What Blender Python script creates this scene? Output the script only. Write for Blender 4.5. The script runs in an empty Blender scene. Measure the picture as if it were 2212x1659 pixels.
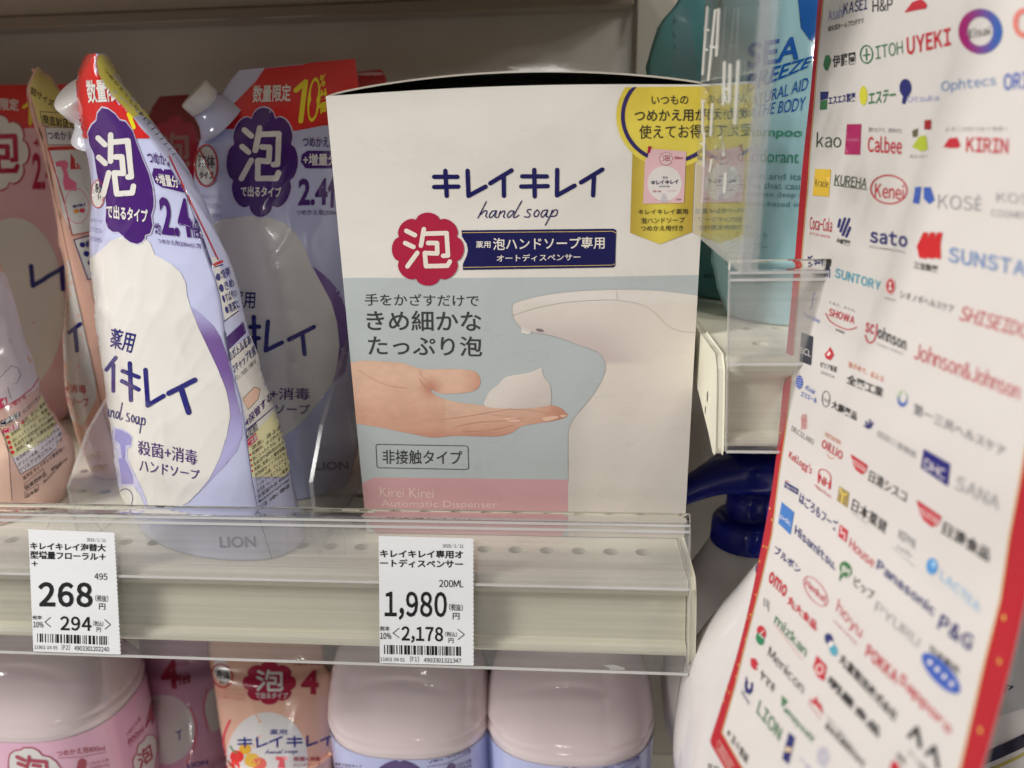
import bpy, bmesh, math, random
from math import radians as R_, sin, cos, pi
from mathutils import Vector as V, Matrix, noise
from mathutils.bvhtree import BVHTree
from mathutils.geometry import delaunay_2d_cdt

random.seed(7)
SC = bpy.context.scene
COL = SC.collection

# ------------------------------------------------------------------ camera
PW, PH, F = 2212.0, 1659.0, 1597.0          # picture frame used for measuring, focal length in its pixels
CAM = V((0.0977, -0.3089, 0.1758))
yaw, pit, rol = R_(4.82), R_(-17.95), R_(-1.39)
f0 = V((-sin(yaw), cos(yaw), 0)); r0 = V((cos(yaw), sin(yaw), 0)); u0 = V((0, 0, 1))
FW = f0 * cos(pit) + u0 * sin(pit); UU = u0 * cos(pit) - f0 * sin(pit)
RT = r0 * cos(rol) + UU * sin(rol); UP = UU * cos(rol) - r0 * sin(rol)
cd = bpy.data.cameras.new('camera'); cam = bpy.data.objects.new('camera', cd); COL.objects.link(cam)
M = Matrix((RT, UP, -FW)).transposed().to_4x4(); M.translation = CAM; cam.matrix_world = M
cd.sensor_width = 36; cd.lens = F / PW * 36; cd.clip_start = .01; cd.clip_end = 50
cd.dof.use_dof = True; cd.dof.focus_distance = .315; cd.dof.aperture_fstop = 7.5
SC.camera = cam

# ------------------------------------------------------------------ world, lamps, exposure
wd = bpy.data.worlds.new('World'); SC.world = wd; wd.use_nodes = True
wt = wd.node_tree; bg = wt.nodes['Background']; bg.inputs[1].default_value = 1
# the shop round the shelf: a bright floor below, dim fittings ahead, a dim ceiling between the lamps
wc = wt.nodes.new('ShaderNodeTexCoord'); wx = wt.nodes.new('ShaderNodeSeparateXYZ'); wr_ = wt.nodes.new('ShaderNodeValToRGB'); wm = wt.nodes.new('ShaderNodeMapRange')
wm.inputs[1].default_value = -1; wm.inputs[2].default_value = 1
wt.links.new(wc.outputs['Generated'], wx.inputs[0]); wt.links.new(wx.outputs['Z'], wm.inputs[0]); wt.links.new(wm.outputs[0], wr_.inputs[0]); wt.links.new(wr_.outputs[0], bg.inputs[0])
el = wr_.color_ramp.elements; el[0].position = .18; el[0].color = (.62, .58, .54, 1); el[1].position = .62; el[1].color = (.035, .033, .031, 1)
e_ = el.new(.44); e_.color = (.12, .11, .10, 1); e_ = el.new(.52); e_.color = (.026, .024, .022, 1)
def lamp(name, loc, target, size, power, colr=(1, .98, .945), shape='DISK', sy=None):
    l = bpy.data.lights.new(name, 'AREA'); l.shape = shape; l.size = size
    if sy: l.size_y = sy
    l.energy = power; l.color = colr
    o = bpy.data.objects.new(name, l); COL.objects.link(o); o.location = loc
    d = V(target) - V(loc); o.rotation_euler = d.to_track_quat('-Z', 'Y').to_euler()
    return o
TGT = (.05, 0, .08)
for i, (x, y, z, s, p) in enumerate([(-1.50, -.85, 1.25, .50, 20.0), (1.9, -.80, 1.25, .24, 7.5), (.50, -.45, 1.42, .14, 2.2),
                                     (-2.5, -1.35, 1.10, .60, 17.0), (2.8, -1.0, 1.2, .24, 8.0), (-.60, -.48, 1.40, .14, 2.4), (-1.1, -.95, .95, .05, 1.2), (-1.5, -1.0, 1.25, .06, 1.8), (1.2, -1.0, 1.2, .05, 1.0)]):
    lamp('ceiling_lamp', (x, y, z), TGT, s, p)
for px_, e in ((1130, .9), (1177, 1.2), (1212, .6)):
    d_ = FW + RT * ((px_ - PW / 2) / F) - UP * ((141 - PH / 2) / F); w_ = CAM + d_ * ((.215 - CAM.y) / d_.y); d_.normalize(); d_.y = -d_.y
    lamp('far_aisle_lamp', w_ + d_ * 3.6, w_, 0.028, e * .7, sy=.16, shape='ELLIPSE')
SC.view_settings.view_transform = 'Standard'; SC.view_settings.look = 'None'
SC.view_settings.gamma = 1; SC.view_settings.use_curve_mapping = False; SC.view_settings.exposure = 0.41
SC.render.engine = 'CYCLES'
cy = SC.cycles
cy.use_denoising = True
try: cy.denoiser = 'OPENIMAGEDENOISE'; cy.denoising_input_passes = 'RGB_ALBEDO_NORMAL'; cy.denoising_prefilter = 'ACCURATE'
except Exception: pass
cy.max_bounces = 12; cy.transparent_max_bounces = 24; cy.transmission_bounces = 10; cy.glossy_bounces = 5; cy.diffuse_bounces = 4
cy.caustics_reflective = False; cy.caustics_refractive = False; cy.sample_clamp_indirect = 4

# ------------------------------------------------------------------ measuring helpers
def ray(x, y): return (FW + RT * ((x - PW / 2) / F) - UP * ((y - PH / 2) / F))
def atY(x, y, Y): d = ray(x, y); return CAM + d * ((Y - CAM.y) / d.y)
def atZ(x, y, Z): d = ray(x, y); return CAM + d * ((Z - CAM.z) / d.z)
def atX(x, y, X): d = ray(x, y); return CAM + d * ((X - CAM.x) / d.x)
def atD(x, y, D): return CAM + ray(x, y) * D
def atP(x, y, p, n): d = ray(x, y); return CAM + d * ((p - CAM).dot(n) / d.dot(n))
def T(ix, iy, *pts): return [(553 * ix + a / 4, 414.75 * iy + b / 4) for a, b in pts]
def Z9(*pts): return [(1371.5 + .38 * a, 1028.6 + .38 * b) for a, b in pts]

def lin(c): return tuple((v / 255 / 12.92) if v <= 10.3 else ((v / 255 + .055) / 1.055) ** 2.4 for v in c)
def col(c, ref=None):
    l = lin(c)
    if ref is None: return l
    w = max(lin(ref)); q = [max(.004, .80 * a / w) for a in l]; k = min(1, .86 / max(q)); return tuple(a * k for a in q)
BOX = (207, 203, 196); PCH = (214, 211, 206); TAG = (229, 229, 230); POS = (216, 210, 206); LOW = (198, 186, 186)

# ------------------------------------------------------------------ materials
def nodes(name):
    m = bpy.data.materials.new(name); m.use_nodes = True
    nt = m.node_tree; return m, nt, nt.nodes['Principled BSDF']
def N(nt, t, **kw):
    n = nt.nodes.new(t)
    for k, v in kw.items(): setattr(n, k, v)
    return n
def print_mat(name, rough, spec=.5, bump=0, bscale=400, coat=0, mottle=.05, mscale=60, stretch=(1, 1, 1), metal=0, sss=0):
    m, nt, b = nodes(name); L = nt.links.new
    at = N(nt, 'ShaderNodeAttribute', attribute_name='Col')
    tc = N(nt, 'ShaderNodeTexCoord'); mp = N(nt, 'ShaderNodeMapping'); mp.inputs['Scale'].default_value = stretch
    L(tc.outputs['Object'], mp.inputs[0])
    nz = N(nt, 'ShaderNodeTexNoise'); nz.inputs['Scale'].default_value = mscale; nz.inputs['Detail'].default_value = 6
    L(mp.outputs[0], nz.inputs['Vector'])
    mr = N(nt, 'ShaderNodeMapRange'); mr.inputs[1].default_value = .25; mr.inputs[2].default_value = .75
    mr.inputs[3].default_value = 1 - mottle; mr.inputs[4].default_value = 1 + mottle
    L(nz.outputs[0], mr.inputs[0])
    mx = N(nt, 'ShaderNodeVectorMath', operation='SCALE'); L(at.outputs['Color'], mx.inputs[0]); L(mr.outputs[0], mx.inputs['Scale'])
    L(mx.outputs[0], b.inputs['Base Color'])
    rr = N(nt, 'ShaderNodeMapRange'); rr.inputs[1].default_value = .3; rr.inputs[2].default_value = .7
    rr.inputs[3].default_value = rough * .8; rr.inputs[4].default_value = min(1, rough * 1.25)
    L(nz.outputs[0], rr.inputs[0]); L(rr.outputs[0], b.inputs['Roughness'])
    b.inputs['Specular IOR Level'].default_value = spec; b.inputs['Metallic'].default_value = metal
    b.inputs['Coat Weight'].default_value = coat; b.inputs['Coat Roughness'].default_value = .08
    if sss:
        b.inputs['Subsurface Weight'].default_value = sss; b.inputs['Subsurface Radius'].default_value = (.01, .008, .007); b.inputs['Subsurface Scale'].default_value = 1
    if bump:
        n2 = N(nt, 'ShaderNodeTexNoise'); n2.inputs['Scale'].default_value = bscale; n2.inputs['Detail'].default_value = 4
        L(mp.outputs[0], n2.inputs['Vector'])
        bp = N(nt, 'ShaderNodeBump'); bp.inputs['Strength'].default_value = bump; bp.inputs['Distance'].default_value = .001
        L(n2.outputs[0], bp.inputs['Height']); L(bp.outputs[0], b.inputs['Normal'])
    return m
MAT = {
    'paper': print_mat('label_paper', .6, .25, .10, 900, mottle=.02, stretch=(.15, 1, 1)),
    'card': print_mat('printed_carton', .30, .5, .09, 420, coat=.08, mottle=.03, stretch=(.5, 1, 1)),
    'foil': print_mat('gold_foil_print', .34, .6, .1, 500, mottle=.05, metal=.12),
    'film': print_mat('pouch_film', .20, .55, .22, 55, coat=.5, mottle=.03, mscale=25),
    'poster': print_mat('poster_paper', .42, .4, .05, 300, mottle=.02),
    'paint': print_mat('cream_painted_steel', .34, .5, .06, 300, mottle=.05, mscale=30, stretch=(.2, 1, 1)),
    'wall': print_mat('grey_painted_steel', .08, .5, .03, 200, mottle=.04, mscale=14),
    'plastic': print_mat('moulded_plastic', .16, .5, .02, 90, coat=.25, mottle=.02),
    'bottle': print_mat('milky_bottle_plastic', .10, .5, .01, 60, coat=.7, mottle=.02, mscale=18, sss=.25),
}
def acrylic(name, base=.03, rough=.03, tint=(.95, .96, .955), streak=.0, stretch=(3, 3, 3), gl=1.0):
    m = bpy.data.materials.new(name); m.use_nodes = True; nt = m.node_tree; nt.nodes.clear(); L = nt.links.new
    out = N(nt, 'ShaderNodeOutputMaterial'); mix = N(nt, 'ShaderNodeMixShader')
    tr = N(nt, 'ShaderNodeBsdfTransparent'); gs = N(nt, 'ShaderNodeBsdfGlossy'); gs.inputs['Roughness'].default_value = rough
    gs.inputs['Color'].default_value = (gl, gl, gl, 1)
    fr = N(nt, 'ShaderNodeFresnel'); ge = N(nt, 'ShaderNodeNewGeometry'); io = N(nt, 'ShaderNodeMapRange'); io.inputs[3].default_value = 1.49; io.inputs[4].default_value = 1 / 1.49
    L(ge.outputs['Backfacing'], io.inputs[0]); L(io.outputs[0], fr.inputs[0])
    tc = N(nt, 'ShaderNodeTexCoord'); mp = N(nt, 'ShaderNodeMapping'); mp.inputs['Scale'].default_value = stretch
    nz = N(nt, 'ShaderNodeTexNoise'); nz.inputs['Scale'].default_value = 1; nz.inputs['Detail'].default_value = 7
    L(tc.outputs['Object'], mp.inputs[0]); L(mp.outputs[0], nz.inputs['Vector'])
    cr = N(nt, 'ShaderNodeMapRange'); cr.inputs[1].default_value = .3; cr.inputs[2].default_value = .7
    cr.inputs[3].default_value = 1 - streak; cr.inputs[4].default_value = 1
    L(nz.outputs[0], cr.inputs[0])
    vm = N(nt, 'ShaderNodeVectorMath', operation='SCALE'); vm.inputs[0].default_value = tint; L(cr.outputs[0], vm.inputs['Scale'])
    L(vm.outputs[0], tr.inputs[0])
    bp = N(nt, 'ShaderNodeBump'); bp.inputs['Strength'].default_value = .05 + streak * .5; bp.inputs['Distance'].default_value = .0005
    L(nz.outputs[0], bp.inputs['Height']); L(bp.outputs[0], gs.inputs['Normal'])
    # diffuse share, a milky haze over the clear plastic
    df = N(nt, 'ShaderNodeBsdfDiffuse'); df.inputs[0].default_value = (.75, .74, .73, 1)
    m2 = N(nt, 'ShaderNodeMixShader'); m2.inputs[0].default_value = base; L(tr.outputs[0], m2.inputs[1]); L(df.outputs[0], m2.inputs[2])
    L(fr.outputs[0], mix.inputs[0]); L(m2.outputs[0], mix.inputs[1]); L(gs.outputs[0], mix.inputs[2]); L(mix.outputs[0], out.inputs[0])
    return m
MAT['acrylic'] = acrylic('clear_acrylic', .015, .03, (.975, .98, .975))
MAT['acrylic_brushed'] = acrylic('hazed_clear_acrylic', .17, .10, (.955, .95, .945), .10, (6, 500, 500))  # milky haze mixed in to imitate the front wall's streaky highlights
MAT['acrylic_edge'] = acrylic('acrylic_cut_edge', .18, .12, (.93, .94, .95))
MAT['acrylic_label'] = acrylic('streaked_label_cover', .05, .07, (.97, .97, .965), .10, (5, 600, 600))
MAT['rib'] = acrylic('acrylic_rib_shine', .55, .10, (.95, .95, .95))  # white diffuse share paints bright highlight lines along the ribs
gm, gnt, gb = nodes('clear_acrylic_rod'); gb.inputs['Transmission Weight'].default_value = 1; gb.inputs['IOR'].default_value = 1.49
gb.inputs['Roughness'].default_value = .05; gb.inputs['Base Color'].default_value = (.97, .97, .97, 1); MAT['rod'] = gm

# ------------------------------------------------------------------ mesh builder
class MB:
    def __init__(s): s.v = []; s.c = []; s.f = []; s.m = []
    def vert(s, p, c): s.v.append(V(p)); s.c.append(c); return len(s.v) - 1
    def face(s, idx, m=0): s.f.append(tuple(idx)); s.m.append(m)
    def quad(s, a, b, c, d, colr, m=0): s.face([s.vert(p, colr) for p in (a, b, c, d)], m)
    def grid(s, rows, colr, closed=False, m=0, cap0=False, cap1=False):
        cf = colr if callable(colr) else (lambda p: colr)
        ids = [[s.vert(p, cf(p)) for p in r] for r in rows]; n = len(rows[0])
        for i in range(len(rows) - 1):
            for j in range(n if closed else n - 1):
                k = (j + 1) % n; s.face((ids[i][j], ids[i][k], ids[i + 1][k], ids[i + 1][j]), m)
        for flag, r in ((cap0, 0), (cap1, -1)):
            if flag:
                cpt = sum((s.v[i] for i in ids[r]), V()) / n; ci = s.vert(cpt, cf(cpt))
                for j in range(n): s.face((ids[r][j], ids[r][(j + 1) % n], ci), m)
        return ids
    def box(s, lo, hi, colr, m=0):
        x0, y0, z0 = lo; x1, y1, z1 = hi
        P = [V((x, y, z)) for z in (z0, z1) for y in (y0, y1) for x in (x0, x1)]
        for q in ((0, 2, 3, 1), (4, 5, 7, 6), (0, 1, 5, 4), (2, 6, 7, 3), (0, 4, 6, 2), (1, 3, 7, 5)):
            s.quad(*[P[i] for i in q], colr, m)
    def extrude(s, prof, x0, x1, colr, m=0, closed=True, caps=True):
        a = [V((x0, y, z)) for y, z in prof]; b = [V((x1, y, z)) for y, z in prof]
        n = len(prof)
        for i in range(n if closed else n - 1):
            k = (i + 1) % n; s.quad(a[i], a[k], b[k], b[i], colr, m)
        if closed and caps:
            s.face([s.vert(p, colr) for p in a], m); s.face([s.vert(p, colr) for p in reversed(b)], m)
    def lathe(s, p0, p1, prof, colr, n=32, m=0, caps=True):
        ax = (V(p1) - V(p0)); L = ax.length; ax.normalize()
        e1 = ax.orthogonal().normalized(); e2 = ax.cross(e1)
        rows = [[V(p0) + ax * (t * L) + (e1 * cos(2 * pi * j / n) + e2 * sin(2 * pi * j / n)) * r for j in range(n)] for t, r in prof]
        s.grid(rows, colr, True, m, caps, caps)
    def bvh(s): return BVHTree.FromPolygons(s.v, s.f)
    def build(s, name, mats, parent=None, smooth=False, bevel=0):
        me = bpy.data.meshes.new(name); o = parent.location if parent else V()
        me.from_pydata([p - o for p in s.v], [], s.f); 
        ca = me.color_attributes.new('Col', 'FLOAT_COLOR', 'POINT')
        ca.data.foreach_set('color', [k for c in s.c for k in (c[0], c[1], c[2], 1)])
        for x in (mats if isinstance(mats, (list, tuple)) else [mats]): me.materials.append(MAT[x])
        me.polygons.foreach_set('material_index', s.m)
        me.polygons.foreach_set('use_smooth', [bool(smooth)] * len(s.f)); me.update(); me.validate()
        ob = bpy.data.objects.new(name, me); COL.objects.link(ob)
        if parent: ob.parent = parent
        if bevel:
            b = bmesh.new(); b.from_mesh(me); bmesh.ops.remove_doubles(b, verts=b.verts, dist=1e-6); b.to_mesh(me); b.free()
            bm = ob.modifiers.new('bevel', 'BEVEL'); bm.width = bevel; bm.segments = 2; bm.limit_method = 'ANGLE'
        return ob
def thing(name, label, cat, loc=(0, 0, 0), group=None):
    o = bpy.data.objects.new(name, None); COL.objects.link(o); o.location = loc; o.empty_display_size = .02
    o['label'] = label; o['category'] = cat
    if group: o['group'] = group
    return o
def tag(o, label, cat, group=None):
    o['label'] = label; o['category'] = cat
    if group: o['group'] = group
    return o

# ------------------------------------------------------------------ printing: shapes drawn on a thing's own surface
_tc = {}
def text_mesh(s, bold, L=None):
    k = (s, bold, L)
    if k in _tc: return _tc[k]
    cu = bpy.data.curves.new('lettering', 'FONT'); cu.body = s; cu.resolution_u = 3; cu.offset = bold
    ob = bpy.data.objects.new('lettering', cu); COL.objects.link(ob)
    dg = bpy.context.evaluated_depsgraph_get(); ev = ob.evaluated_get(dg); me = ev.to_mesh()
    vs = [(v.co.x, v.co.y) for v in me.vertices]; fs = [tuple(p.vertices) for p in me.polygons]
    ev.to_mesh_clear(); bpy.data.objects.remove(ob); bpy.data.curves.remove(cu)
    if not vs: return [], []
    x0 = min(a for a, b in vs); x1 = max(a for a, b in vs); y0 = min(b for a, b in vs); y1 = max(b for a, b in vs)
    w = max(x1 - x0, 1e-6); h = max(y1 - y0, 1e-6)
    r = ([((a - x0) / w, (y1 - b) / h) for a, b in vs], fs); _tc[k] = r; return r
def glyph(ch, bold):
    k = ('g', ch, bold)
    if k in _tc: return _tc[k]
    cu = bpy.data.curves.new('lettering', 'FONT'); cu.body = ch; cu.resolution_u = 3; cu.offset = bold
    ob = bpy.data.objects.new('lettering', cu); COL.objects.link(ob)
    ev = ob.evaluated_get(bpy.context.evaluated_depsgraph_get()); me = ev.to_mesh()
    r = ([(v.co.x, v.co.y) for v in me.vertices], [tuple(p.vertices) for p in me.polygons])
    ev.to_mesh_clear(); bpy.data.objects.remove(ob); bpy.data.curves.remove(cu); _tc[k] = r; return r
def gothic_mesh(t, bold, gap=.10):
    k = ('G', t, bold)
    if k in _tc: return _tc[k]
    vs, fs, x = [], [], 0
    for ch in t:
        if ch == ' ': x += .3; continue
        asc = 0x21 <= ord(ch) <= 0x7e
        v, f = glyph(chr(ord(ch) + 0xFEE0) if asc else ch, bold)
        if not v: continue
        a = min(p[0] for p in v); b = max(p[0] for p in v); o = len(vs); dx = x - a + gap / 2 if asc else x
        vs += [(p[0] + dx, p[1]) for p in v]; fs += [tuple(i + o for i in q) for q in f]; x += (b - a + gap) if asc else 1.0
    x0 = min(a for a, b in vs); x1 = max(a for a, b in vs); y0 = min(b for a, b in vs); y1 = max(b for a, b in vs)
    r = ([((a - x0) / (x1 - x0), (y1 - b) / (y1 - y0)) for a, b in vs], fs); _tc[k] = r; return r
def _area(r): return sum(abs(sum(r[0][q[i]][0] * r[0][q[(i + 1) % len(q)]][1] - r[0][q[(i + 1) % len(q)]][0] * r[0][q[i]][1] for i in range(len(q)))) / 2 for q in r[1])
_g0, _t0 = glyph, text_mesh
def glyph(ch, bold):
    b = bold
    while b > .003:
        if _area(_g0(ch, b)) >= _area(_g0(ch, 0)): return _g0(ch, b)
        b *= .6
    return _g0(ch, 0)
def text_mesh(t, bold, L=None):
    b = bold
    if b > .003:
        chars = set(t) - {' '}
        while b > .003 and any(_area(_g0(c, b)) < _area(_g0(c, 0)) * .999 for c in chars): b *= .6
        if b <= .003: b = 0
    return _t0(t, b)
def inside(p, poly):
    x, y = p; c = False; j = len(poly) - 1
    for i in range(len(poly)):
        a, b = poly[i], poly[j]
        if (a[1] > y) != (b[1] > y) and x < (b[0] - a[0]) * (y - a[1]) / (b[1] - a[1]) + a[0]: c = not c
        j = i
    return c
def smooth(pts, n=6, closed=False):
    out = []; N_ = len(pts)
    for i in range(N_ if closed else N_ - 1):
        g = (lambda k: pts[k % N_]) if closed else (lambda k: pts[max(0, min(N_ - 1, k))])
        p0, p1, p2, p3 = g(i - 1), g(i), g(i + 1), g(i + 2)
        for j in range(n):
            t = j / n
            out.append(tuple(.5 * (2 * b + (c - a) * t + (2 * a - 5 * b + 4 * c - d) * t * t + (3 * b - a - 3 * c + d) * t ** 3) for a, b, c, d in zip(p0, p1, p2, p3)))
    if not closed: out.append(tuple(pts[-1]))
    return out
def ell(cx, cy, rx, ry, n=40, rot=0):
    c, s = cos(rot), sin(rot)
    return [(cx + rx * cos(2 * pi * i / n) * c - ry * sin(2 * pi * i / n) * s, cy + rx * cos(2 * pi * i / n) * s + ry * sin(2 * pi * i / n) * c) for i in range(n)]
def capsule(a, b, w, n=6):
    d = math.atan2(b[1] - a[1], b[0] - a[0]); r = w / 2; o = []
    for i in range(n + 1): t = d + pi / 2 + pi * i / n; o.append((a[0] + r * cos(t), a[1] + r * sin(t)))
    for i in range(n + 1): t = d - pi / 2 + pi * i / n; o.append((b[0] + r * cos(t), b[1] + r * sin(t)))
    return o
def rrect(x0, y0, x1, y1, r, n=5):
    o = []
    for cx, cy_, a in ((x1 - r, y0 + r, -90), (x1 - r, y1 - r, 0), (x0 + r, y1 - r, 90), (x0 + r, y0 + r, 180)):
        for i in range(n + 1): t = R_(a + 90 * i / n); o.append((cx + r * cos(t), cy_ + r * sin(t)))
    return o
def flower(cx, cy_, rx, ry, n=8, d=.16, rot=0, sh=0):
    o = []
    for i in range(n * 8):
        t = 2 * pi * i / (n * 8); k = abs(cos(n * t / 2 + rot)) ; r = 1 - d + d * k ** .6
        x, y = rx * r * sin(t), -ry * r * cos(t); o.append((cx + x + sh * y, cy_ + y))
    return o
def aff(TL, TR, BL): return lambda u, v: (TL[0] + (TR[0] - TL[0]) * u + (BL[0] - TL[0]) * v, TL[1] + (TR[1] - TL[1]) * u + (BL[1] - TL[1]) * v)
def bil(TL, TR, BR, BL): return lambda u, v: tuple((1 - u) * (1 - v) * a + u * (1 - v) * b + u * v * c + (1 - u) * v * d for a, b, c, d in zip(TL, TR, BR, BL))

class Print:
    """draws shapes, given in picture measurements, on the surface of mesh builder mb"""
    def __init__(s, mb, step=0, mat=0, eps=.00011, clip=None, maxjump=.006):
        s.mb, s.step, s.mat, s.eps, s.jump = mb, step, mat, eps, maxjump; s.gothic = False; s.t = mb.bvh(); s.clip = clip
    def put(s, pts, tris, c, z, mat=None):
        cf = c if callable(c) else (lambda x, y: c)
        def cast(x, y):
            if s.clip and not inside((x, y), s.clip): return None
            d = ray(x, y); d = d / d.length; h = s.t.ray_cast(CAM, d)
            if h[0] is None: return None
            n = h[1]
            if n.dot(d) > 0: n = -n
            return h[0] + n * (s.eps * z), h[3]
        hit = [cast(x, y) for x, y in pts]; pts = list(pts)
        if any(h is None for h in hit) and any(h is not None for h in hit):
            nb = {}
            for t in tris:
                for i in t:
                    if hit[i] is None:
                        for j in t:
                            if hit[j] is not None: nb.setdefault(i, []).append(j)
            new = {}
            for i, js in nb.items():
                j = min(js, key=lambda j: math.dist(pts[i], pts[j])); a, b = pts[j], pts[i]; best, bh = a, hit[j]
                for _ in range(9):
                    m = ((a[0] + b[0]) / 2, (a[1] + b[1]) / 2); h = cast(*m)
                    if h is not None: a, best, bh = m, m, h
                    else: b = m
                new[i] = (best, bh)
            for i, (q, h) in new.items(): pts[i] = q; hit[i] = h
        ids = [None if h is None else (s.mb.vert(h[0], cf(x, y)), h[1]) for (x, y), h in zip(pts, hit)]
        for t in tris:
            q = [ids[i] for i in t]
            if any(i is None for i in q): continue
            ds = [i[1] for i in q]
            if max(ds) - min(ds) > s.jump: continue
            a, b, e = (s.mb.v[i[0]] for i in q)
            idx = [i[0] for i in q]
            if (b - a).cross(e - a).dot(CAM - a) < 0: idx.reverse()
            s.mb.face(idx, s.mat if mat is None else mat)
    def poly(s, polys, c, z=1, hole=None, mat=None, step=None):
        if polys and not isinstance(polys[0][0], (tuple, list)): polys = [polys]
        step = s.step if step is None else step
        vs, ed = [], []
        for P in polys + (hole or []):
            Q = []
            for i, a in enumerate(P):
                b = P[(i + 1) % len(P)]; Q.append(a)
                if step:
                    L = math.dist(a, b); k = int(L / step)
                    for j in range(1, k + 1): Q.append((a[0] + (b[0] - a[0]) * j / (k + 1), a[1] + (b[1] - a[1]) * j / (k + 1)))
            o = len(vs); vs += Q; ed += [(o + i, o + (i + 1) % len(Q)) for i in range(len(Q))]
        if step:
            xs = [a for a, b in vs]; ys = [b for a, b in vs]; y = min(ys) + step * .5; r = 0
            while y < max(ys):
                x = min(xs) + step * (.5 + .5 * (r % 2))
                while x < max(xs):
                    if any(inside((x, y), P) for P in polys) and not any(inside((x, y), P) for P in (hole or [])): vs.append((x, y))
                    x += step
                y += step * .87; r += 1
        res = delaunay_2d_cdt([V(p) for p in vs], ed, [], 0, 1e-4, False)
        pv = [(p.x, p.y) for p in res[0]]; tr = []
        for t in res[2]:
            for k in range(1, len(t) - 1):
                q = (t[0], t[k], t[k + 1]); m = (sum(pv[i][0] for i in q) / 3, sum(pv[i][1] for i in q) / 3)
                if any(inside(m, P) for P in polys) and not any(inside(m, P) for P in (hole or [])): tr.append(q)
        s.put(pv, tr, c, z, mat)
    def strokes(s, lines, w, c, z=2, close=False):
        caps = []
        for ln in lines:
            for a, b in zip(ln, ln[1:] + ([ln[0]] if close else [])): caps.append(capsule(a, b, w))
        s.poly(caps, c, z)
    def ring(s, P, w, c, z=2):
        n = len(P); cx = sum(a for a, b in P) / n; cy_ = sum(b for a, b in P) / n
        Q = [(cx + (a - cx) * (1 - w / max(1e-6, math.dist((a, b), (cx, cy_)))), cy_ + (b - cy_) * (1 - w / max(1e-6, math.dist((a, b), (cx, cy_))))) for a, b in P]
        s.poly([P], c, z, hole=[Q])
    def text(s, t, TL, TR, BL, c, bold=.0, z=2, BR=None):
        vs, fs = (gothic_mesh if s.gothic else text_mesh)(t, bold)
        if not vs: return
        f = bil(TL, TR, BR, BL) if BR else aff(TL, TR, BL)
        pts = [f(u, v) for u, v in vs]
        if s.step:
            b = bmesh.new(); bv = [b.verts.new((x, y, 0)) for x, y in pts]
            for q in fs:
                try: b.faces.new([bv[i] for i in q])
                except ValueError: pass
            for it in range(3):
                e = [e for e in b.edges if e.calc_length() > s.step * .8]
                if not e: break
                bmesh.ops.subdivide_edges(b, edges=e, cuts=1); 
            bmesh.ops.triangulate(b, faces=b.faces); b.verts.index_update()
            pts = [(v.co.x, v.co.y) for v in b.verts]; tr = [tuple(v.index for v in q.verts) for q in b.faces]; b.free()
        else: tr = [(q[0], q[i], q[i + 1]) for q in fs for i in range(1, len(q) - 1)]
        s.put(pts, tr, c, z)
    def hand_soap(s, f, w, c, z=2):
        s.strokes([[f((x - 1030) / 176, (y - 433) / 53) for x, y in smooth(l, 4)] for l in HAND], w, c, z)
    def logo(s, f, w, c, z=2, only=None):
        s.strokes([[f((x - 934) / 370, (y - 364) / 64) for x, y in l] for i, l in enumerate(KIREI) if only is None or i in only], w, c, z)
    def awa(s, f, w, c, z=3):
        s.strokes([[f((x - 1270) / 425, (y - 300) / 360) for x, y in l] for l in AWA], w, c, z)
KIREI = [[(938, 382), (988, 382)], [(938, 404), (990, 403)], [(962, 369), (965, 423)], [(1010, 369), (1012, 423), (1049, 403)], [(1059, 396), (1105, 368)], [(1088, 380), (1088.5, 423)],
         [(1128, 381), (1181, 381)], [(1126, 403), (1183, 402)], [(1154, 367), (1155, 424)], [(1203.5, 367), (1203, 422), (1241, 401)], [(1255, 394), (1301, 366)], [(1283, 379), (1281, 422)]]
AWA = [[(1300, 335), (1375, 372)], [(1290, 440), (1362, 474)], [(1395, 525), (1310, 642)], [(1452, 320), (1427, 462)], [(1455, 360), (1648, 354), (1660, 548), (1618, 550)],
       [(1488, 440), (1565, 440), (1568, 530)], [(1568, 530), (1460, 526), (1470, 640), (1655, 636), (1676, 600)]]
def _h(ix, *p): return T(ix, 1, *p)
HAND = [_h(1, (1918, 224), (1990, 82)), _h(1, (1940, 195), (1975, 162), (1996, 168), (1985, 205), (1998, 220)), _h(1, (2075, 162), (2040, 168), (2015, 205), (2028, 222), (2062, 190), (2078, 162), (2065, 212), (2080, 220)),
        _h(1, (2112, 165), (2092, 222)), _h(1, (2100, 195), (2135, 164), (2150, 172), (2138, 210), (2150, 220)), _h(1, (2225, 165), (2195, 165), (2172, 200), (2182, 220), (2212, 195), (2230, 165)), _h(2, (84, 78), (15, 205), (30, 218), (60, 200)),
        _h(2, (165, 152), (138, 152), (132, 172), (155, 192), (145, 216), (106, 214)), _h(2, (218, 154), (192, 180), (196, 212), (222, 205), (234, 172), (218, 154)), _h(2, (305, 155), (268, 162), (250, 198), (262, 218), (292, 188), (308, 155), (295, 208), (312, 214)),
        _h(2, (348, 155), (330, 205), (288, 286)), _h(2, (335, 195), (368, 155), (392, 162), (378, 204), (332, 210))]
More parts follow.
